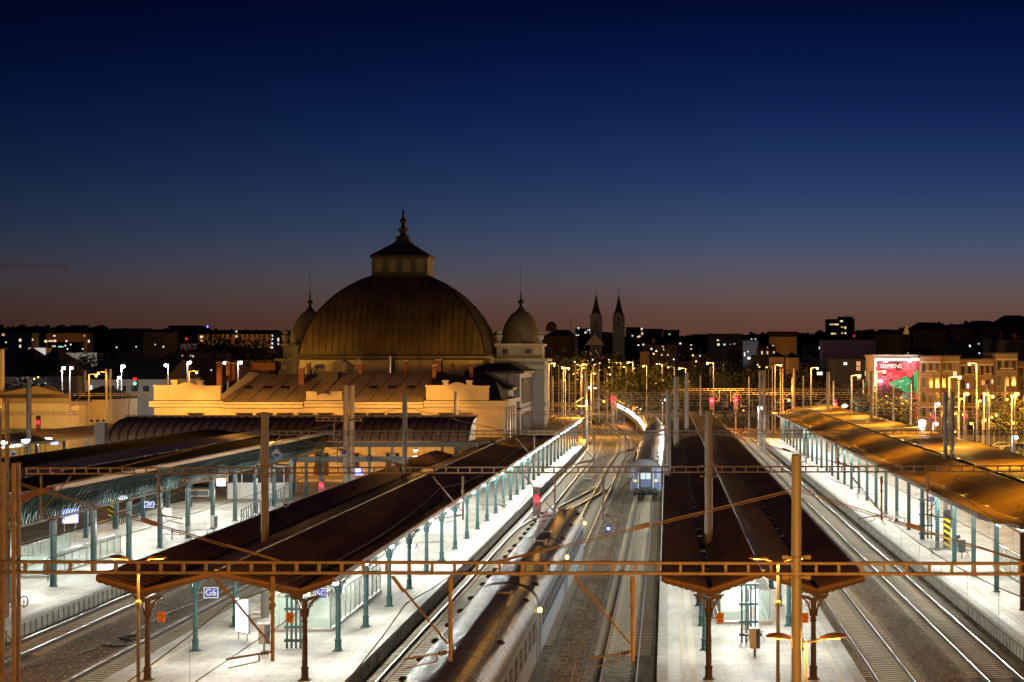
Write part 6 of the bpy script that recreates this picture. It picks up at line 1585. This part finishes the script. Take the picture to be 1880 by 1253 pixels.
# glass stair enclosures
def glass_enclosure(label, x0, x1, y0, y1, h=1.15, post_h=1.25):
    root = thing('stair_enclosure', label, 'glass enclosure', group='glass stair enclosures on the platforms')
    for (xa, ya, xb, yb) in ((x0,y0,x1,y0),(x0,y0,x0,y1),(x1,y0,x1,y1)):
        mb = MB(); mb.bar((xa,ya,PZ+.12+h/2),(xb,yb,PZ+.12+h/2),.03,h); mb.build('pane', M['glass'], root)
        mb = MB(); mb.bar((xa,ya,PZ+h+.16),(xb,yb,PZ+h+.16),.06); mb.bar((xa,ya,PZ+.08),(xb,yb,PZ+.08),.16,.14); mb.build('handrail', M['silver'], root)
    n = int((y1-y0)/1.6); mb = MB()
    for k in range(n+1):
        for x in (x0, x1): mb.tube((x,y0+(y1-y0)*k/n,PZ),(x,y0+(y1-y0)*k/n,PZ+h+.14),.025,n=5)
    mb.each('stanchion', M['silver'], root)
    mb = MB()
    for k in range(14): mb.box(x0+.1,x1-.1,y0+.3+k*.34,y0+.3+(k+1)*.34,PZ-.0-k*.0,PZ+.004+.002*k)
    mb.build('stair_tread', M['coping'], root)
    return root
glass_enclosure('green glass stair enclosure of the 5G platform with steel rails', -18.6,-15.9,103,121,1.5)
glass_enclosure('green glass stair enclosure of the middle platform behind the teal frame', 2.6,5.0,106,122,1.5)
glass_enclosure('low green glass stair enclosure of the arched platform', -40.0,-36.6,129,146)
glass_enclosure('green glass stair enclosure of the golden roofed platform', 20.4,23.4,116,136,1.4)
lf = thing('glass_lift', 'glass lift tower with teal frame at the edge of the arched platform', 'lift', loc=(-36.3,114.5,PZ))
mb = MB()
for x in (-1.0,1.0):
    for y in (-1.0,1.0): mb.box(x-.06,x+.06,y-.06,y+.06,0,3.3)
for z in (.05,1.1,2.2,3.3): mb.box(-1.06,1.06,-1.07,-.95,z-.05,z+.05); mb.box(.95,1.07,-1.0,1.0,z-.05,z+.05)
mb.build('frame', M['tealdark'], lf); MB().box(-.93,.93,-1.02,-1.0,.1,3.25).build('pane', M['glass'], lf); MB().box(1.0,1.02,-.93,.93,.1,3.25).build('pane', M['glass'], lf); MB().box(-1.3,1.3,-1.3,1.3,3.36,3.5).build('roof', M['white'], lf)
mb = MB()
for k in range(8): mb.box(-.4,.9,-1.06,-1.03,.2+k*.12,.26+k*.12)
mb.build('louvre', M['silver'], lf); MB().box(-.95,-.5,-1.1,-1.03,1.2,2.9).build('poster_panel', M['orange'], lf)
light((-36.3,114.5,3.2), 60, (1,.9,.75), .2)
kw = thing('kiosk', 'white waiting kiosk with grey windows at the end of the teal railing', 'kiosk', loc=(at(470,0,205).x,205,PZ))
MB().box(-2.7,2.7,0,3,0,1.5).build('wall', M['white'], kw); MB().box(-2.65,2.65,.06,2.9,1.5,2.9).build('window', M['darkglass'], kw); MB().box(-2.8,2.8,-.1,3.1,2.9,3.1).build('roof', M['steel'], kw)
mb = MB()
for k in range(5): mb.box(-2.7+k*1.32,-2.62+k*1.32,-.02,.06,1.5,2.9)
mb.each('mullion', M['white'], kw)
for i, (x, y, r_) in enumerate(((-29.0,108,.28),)):
    root = thing('tension_wheel', 'small rusty spoked wheel hanging on its wire by the arched platform edge', 'wheel', loc=(at(44,0,110).x,110,at(0,1105,110).z)); mb = MB(); pts = [(r_*math.cos(t)*.5,r_*math.cos(t)*.85,r_*math.sin(t)) for t in [2*math.pi*i/14 for i in range(15)]]
    for p, q in zip(pts, pts[1:]): mb.bar(p, q, .04)
    for t in (0,math.pi/2): mb.bar((-r_*math.cos(t)*.5,-r_*math.cos(t)*.85,-r_*math.sin(t)),(r_*math.cos(t)*.5,r_*math.cos(t)*.85,r_*math.sin(t)),.025)
    mb.build('rim', M['brownpaint'], root)
tlr = thing('traffic_light', 'traffic light with red and green lamps on a curved arm before the pale hall', 'traffic light', loc=(at(236,0,320).x,320,-.3))
p = at(248,702,320); MB().tube((0,0,0),(0,0,7.5),.1,n=6).build('post', M['steel'], tlr); MB().tube((0,0,7.5),(1.0,0,p.z+.6),.06,n=5).build('arm', M['steel'], tlr)
for dz, m_ in ((.75,'signalred'),(.1,'signalgreen')): MB().tube((.95,-.15,p.z+dz),(.95,-.05,p.z+dz),.22,n=10).build('lens', M[m_], tlr)
MB().box(1.2,1.5,-.1,.1,p.z-.6,p.z+.6).build('signal_head', M['black'], tlr)
# lit shed lamps of the passage
for i, (x, y, Y, m_, c_) in enumerate(((672,815,219,'lamporange',SOD),(763,825,217,'lampwhite',(1,.75,.5)),(794,813,220,'lampwhite',(1,.8,.7)))):
    p = at(x, y, Y); root = thing('hanging_lamp', ('orange hanging lamp in the station passage by the double post','white bell lamp hanging before the round mast','white lamp at the end of the station passage')[i], 'lamp', loc=p, group='lamps of the station passage')
    MB().lathe([(.24,-.12),(.26,0),(.12,.12),(.05,.3)],n=10).build('shade', M['white'], root); MB().lathe([(.15,-.24),(.2,-.12)],n=10).build('bulb', M[m_], root); MB().tube((0,0,.3),(0,0,1.2),.02,n=4).build('hanger', M['steel'], root)
    light((0,-.3,-.5), 260, c_, .2, root)

# ---------------------------------------------------------------- platform lamps
def plat_lamp(label, x, y, z, power, col=COOL, grp='white lamps under the platform roofs', big=True):
    root = thing('platform_lamp', label, 'platform lamp', group=grp, loc=(x,y,z))
    MB().box(-.10,.10,-.18,.18,.03,.12).build('housing', M['steel'], root)
    MB().lathe([(.02,-.10),(.11,-.07),(.13,0),(.10,.03)],n=8).build('lamp_glass', M['lampwhite'], root)
    light((0,0,-.22), power, col, .12, root)
k = 0; y = 90.5
while y < 356:
    if k != 3: plat_lamp(ordn(k)+' white lamp along the eave above the 5G platform, counted from the brown column', -13.75, y, 4.12, 950)
    y += 9.2; k += 1
for k in range(13): light((-19.4, 92+k*9.4, 3.9), 700, COOL, .25, CP2)
for k in range(26):
    y = 92+k*11.2
    if k < 1: plat_lamp('white lamp under the front of the middle platform roof', 3.9, 95, 4.3, 750)
    else: light((3.9, y, 4.1), 950, COOL, .25, CP3)
    if k < 26: light((.35, y+3, 4.0), 230, COOL, .2, CP3); light((7.4, y+3, 4.0), 230, COOL, .2, CP3)
gl = [o for o in bpy.data.objects if o.name.startswith('platform_canopy')][2]
for k in range(25):
    y = 116+k*10.3; light((18.0+drift(y)+.2, y, 4.5), 700, COOL, .2); light((22.6+drift(y), y, 5.2), 850, COOL, .25)
    if k < 6:
        root = thing('tube_lamp', ordn(k)+' short white tube lamp under the golden roof edge, counted from the near corner', 'platform lamp', group='tube lamps under the golden roof', loc=(17.5,115+k*3.1,4.72))
        MB().box(-.05,.05,-.6,.6,0,.07).build('housing', M['steel'], root); MB().box(-.035,.035,-.55,.55,-.05,-.001).build('tube', M['lampwhite'], root)
for k in range(10):
    y = 117+k*8.7; light((-36.4, y, 3.9), 620, COOL, .2, CP1); light((-41.0, y, 4.2), 640, COOL, .25, CP1); 
    if k % 2 == 0: light((-33.6, y, 3.2), 200, COOL, .2, CP1)
for i, (x, y_) in enumerate(((8,812),(47,809),(88,806),(123,801),(187,794))):
    Y = (210,222,236,252,292)[i]; p = at(x, y_, Y)
    root = thing('platform_lamp', ordn(i)+' glaring lamp of the outermost platform, counted from the picture edge', 'platform lamp', group='glaring lamps of the outermost platform', loc=(p.x,Y,p.z))
    MB().box(-.1,.5,-.1,.15,.05,.15).build('housing', M['steel'], root); MB().lathe([(.1,-.25),(.38,-.12),(.42,.02),(.1,.1)],n=10).build('lamp_glass', M['lampwhite'], root)
    light((0,-.5,-.4), 500, COOL, .2, root)
# signals etc. done; sodium lamps added out of view, below the picture, to light the near gantry
twin_lamp('unseen double headed sodium lamp standing outside the glass lift', -36.5, 92, 6.6, 1300)  # unseen lamp added for orange ground at the arched platform's front
for i, (x, y, h, pw) in enumerate(((-30,44,6.3,1500),(-9.2,42,6.4,1200),(3.2,46,6.2,1500),(12.0,43,6.4,1200),(26,80,6.5,1800),(30.5,105,8.6,3200))):
    if i < 4:
        twin_lamp('unseen double headed sodium lamp '+('near the lattice mast foot','between the tracks in front of the coaches','on the middle platform below the thick mast','beside the golden platform track')[i]+', below the picture edge', x, y, h, 0)
        light((x, y, h+.35), pw*1.5, SOD, .3)
    else:
        twin_lamp(('unseen double headed sodium lamp at the outer edge of the golden roofed platform','unseen tall double headed sodium lamp standing past the golden roof corner')[i-4], x, y, h, 0, z0=PZ if i == 4 else -.2)  # unseen pair added for orange light on the golden platform's front
        light((x, y, h+.35), pw, SOD, .3)
root = thing('added_floodlight_mast', 'tall lattice floodlight mast added unseen behind the camera', 'floodlight mast', loc=(-2,-14,0))  # added out of view to throw orange light on gantries and roofs
lattice_mast(root, 0, 0, 24, .8); MB().box(-1.6,1.6,-.2,.3,24,24.9).build('lamp_rack', M['steel'], root)
light((0,.9,24.4), 42000, (1.,.42,.06), .5, root)
light((-48,114,10.5), 160, SOD, .3)
light((-33.2,110.5,11.2), 450, SOD, .3)
for k, y in enumerate((122,152,186,221,255,290,322,355)):  # added spots without lamps, they light the golden roof in pools
    light((24.3+k*.15, y, 12.2), (3300,2600,3600,2800,3600,2800,3300,2800)[k]*1.6, (1.,.49,.05), .22, spot=145, aim=(23.6+k*.15, y, 0), blend=.55)
# added sodium lights without fixtures for the station facade, the shed, the far yard and the dome
for (x, y, z, pw) in ((-58,232,9.6,3300),(-45,233,10.2,2300),(-30,233,10.2,2000),(-19,231,8.8,900),(-75,288,7,3600),(-86,286,7,3400),(-70,300,9,1600)):
    if x > -60: light((x, y-2, 11.6), pw*3.1, (1.,.46,.07), .4, spot=98, aim=(x,y+8,4.2), blend=.3)  # facade spots are added, no lamp stands at them
    else: light((x, y, z), pw, (1.,.52,.07), .4)
light((-52,266,11), 3600, (1.,.60,.09), .5, spot=52, aim=(-45,276.5,16.0)); light((-16.2,267,13.4), 2000, (1.,.62,.10), .4, spot=50, aim=(-24,276.5,16.2)); light((-36,262,11.4), 130, (1.,.62,.15), .4)  # spots added to brighten the dome flanks
light((-19.5,281,16.5), 120, (1.,.62,.12), .3)
light((-8,268,9), 1300, (1.,.80,.45), .4)
light((-50,196,10), 1200, SOD, .4); light((-36,198,9.5), 900, SOD, .4); light((-24,200,9.5), 900, SOD, .4)  # added lights, no fixtures, to warm the half barrel roof
for (x, y, z, pw) in ((-16,400,9,5500),(-34,470,9,5500),(-6,470,9,5000),(12,440,9,4500),(-48,560,10,4000),(-22,590,10,4000),(4,580,10,4000),(-60,700,11,5000),(-30,720,11,4500),(18,380,9,2200),(-9,352,9,500),(50,330,8,7000),(62,372,8,4000),(44,280,8,4000),(74,395,9,1800),(56,405,9,1600),(40,400,8,1300),(36,345,9,3000),(-13.5,345,7,1500)):
    light((x, y, z), pw*4, (1.,.45,.06), .4)

# ---------------------------------------------------------------- sky, camera, render
wd = bpy.data.worlds.new('World'); SC.world = wd; wd.use_nodes = True
nt = wd.node_tree; N = nt.nodes; L = nt.links; N.clear()
out = N.new('ShaderNodeOutputWorld'); bg = N.new('ShaderNodeBackground'); bg.inputs['Strength'].default_value = 1.0
tc = N.new('ShaderNodeTexCoord'); sx = N.new('ShaderNodeSeparateXYZ'); L.new(tc.outputs['Generated'], sx.inputs[0])
rp = N.new('ShaderNodeValToRGB'); cr_ = rp.color_ramp; cr_.interpolation = 'B_SPLINE'
def lin(*c): return tuple(((v/255)/12.92 if v/255 <= .04045 else ((v/255+.055)/1.055)**2.4) for v in c) + (1,)
mr = N.new('ShaderNodeMapRange'); mr.inputs['From Min'].default_value = -.02; mr.inputs['From Max'].default_value = .20; L.new(sx.outputs['Z'], mr.inputs['Value'])
def pos(yp): return ((669-yp)/4000+.02)/.22
stops = [(669,(94,58,44)),(600,(98,65,54)),(565,(99,74,67)),(525,(95,84,88)),(480,(79,84,103)),(420,(57,75,107)),(330,(33,56,99)),(200,(12,33,83)),(60,(3,14,56)),(-40,(2,9,42))]
cr_.elements[0].position = pos(stops[0][0]); cr_.elements[0].color = lin(*stops[0][1]); cr_.elements[1].position = pos(stops[-1][0]); cr_.elements[1].color = lin(*stops[-1][1])
for yp, c in stops[1:-1]: e = cr_.elements.new(pos(yp)); e.color = lin(*c)
L.new(mr.outputs['Result'], rp.inputs['Fac'])
# the sky is brighter toward the sunset, off to the side of the picture
az = N.new('ShaderNodeMapRange'); az.inputs['From Min'].default_value = -.36; az.inputs['From Max'].default_value = .04; az.inputs['To Min'].default_value = .30; az.inputs['To Max'].default_value = 1.0; L.new(sx.outputs['X'], az.inputs['Value'])
mx = N.new('ShaderNodeVectorMath'); mx.operation = 'SCALE'; L.new(rp.outputs['Color'], mx.inputs[0]); L.new(az.outputs['Result'], mx.inputs['Scale'])
L.new(mx.outputs[0], bg.inputs['Color']); L.new(bg.outputs[0], out.inputs['Surface'])
cam = bpy.data.cameras.new('camera'); co = bpy.data.objects.new('camera', cam); COL.objects.link(co)
co.location = (0,0,EYE); co.rotation_euler = (R(90),0,0); cam.sensor_width = 36; cam.lens = 36*F/1880; cam.clip_end = 6000; cam.clip_start = .5
cam.shift_x = -(HX-940)/1880; cam.shift_y = (HY-626.5)/1880
SC.camera = co
SC.view_settings.view_transform = 'Standard'; SC.view_settings.look = 'None'; SC.view_settings.gamma = 1; SC.view_settings.exposure = 0
cy = SC.cycles
try:
    cy.use_denoising = True; cy.denoiser = 'OPENIMAGEDENOISE'
except Exception as e: print(e)
cy.max_bounces = 4; cy.diffuse_bounces = 2; cy.glossy_bounces = 2; cy.transmission_bounces = 3; cy.transparent_max_bounces = 6
cy.sample_clamp_indirect = 3; cy.sample_clamp_direct = 0; cy.caustics_reflective = False; cy.caustics_refractive = False
cy.use_light_tree = True
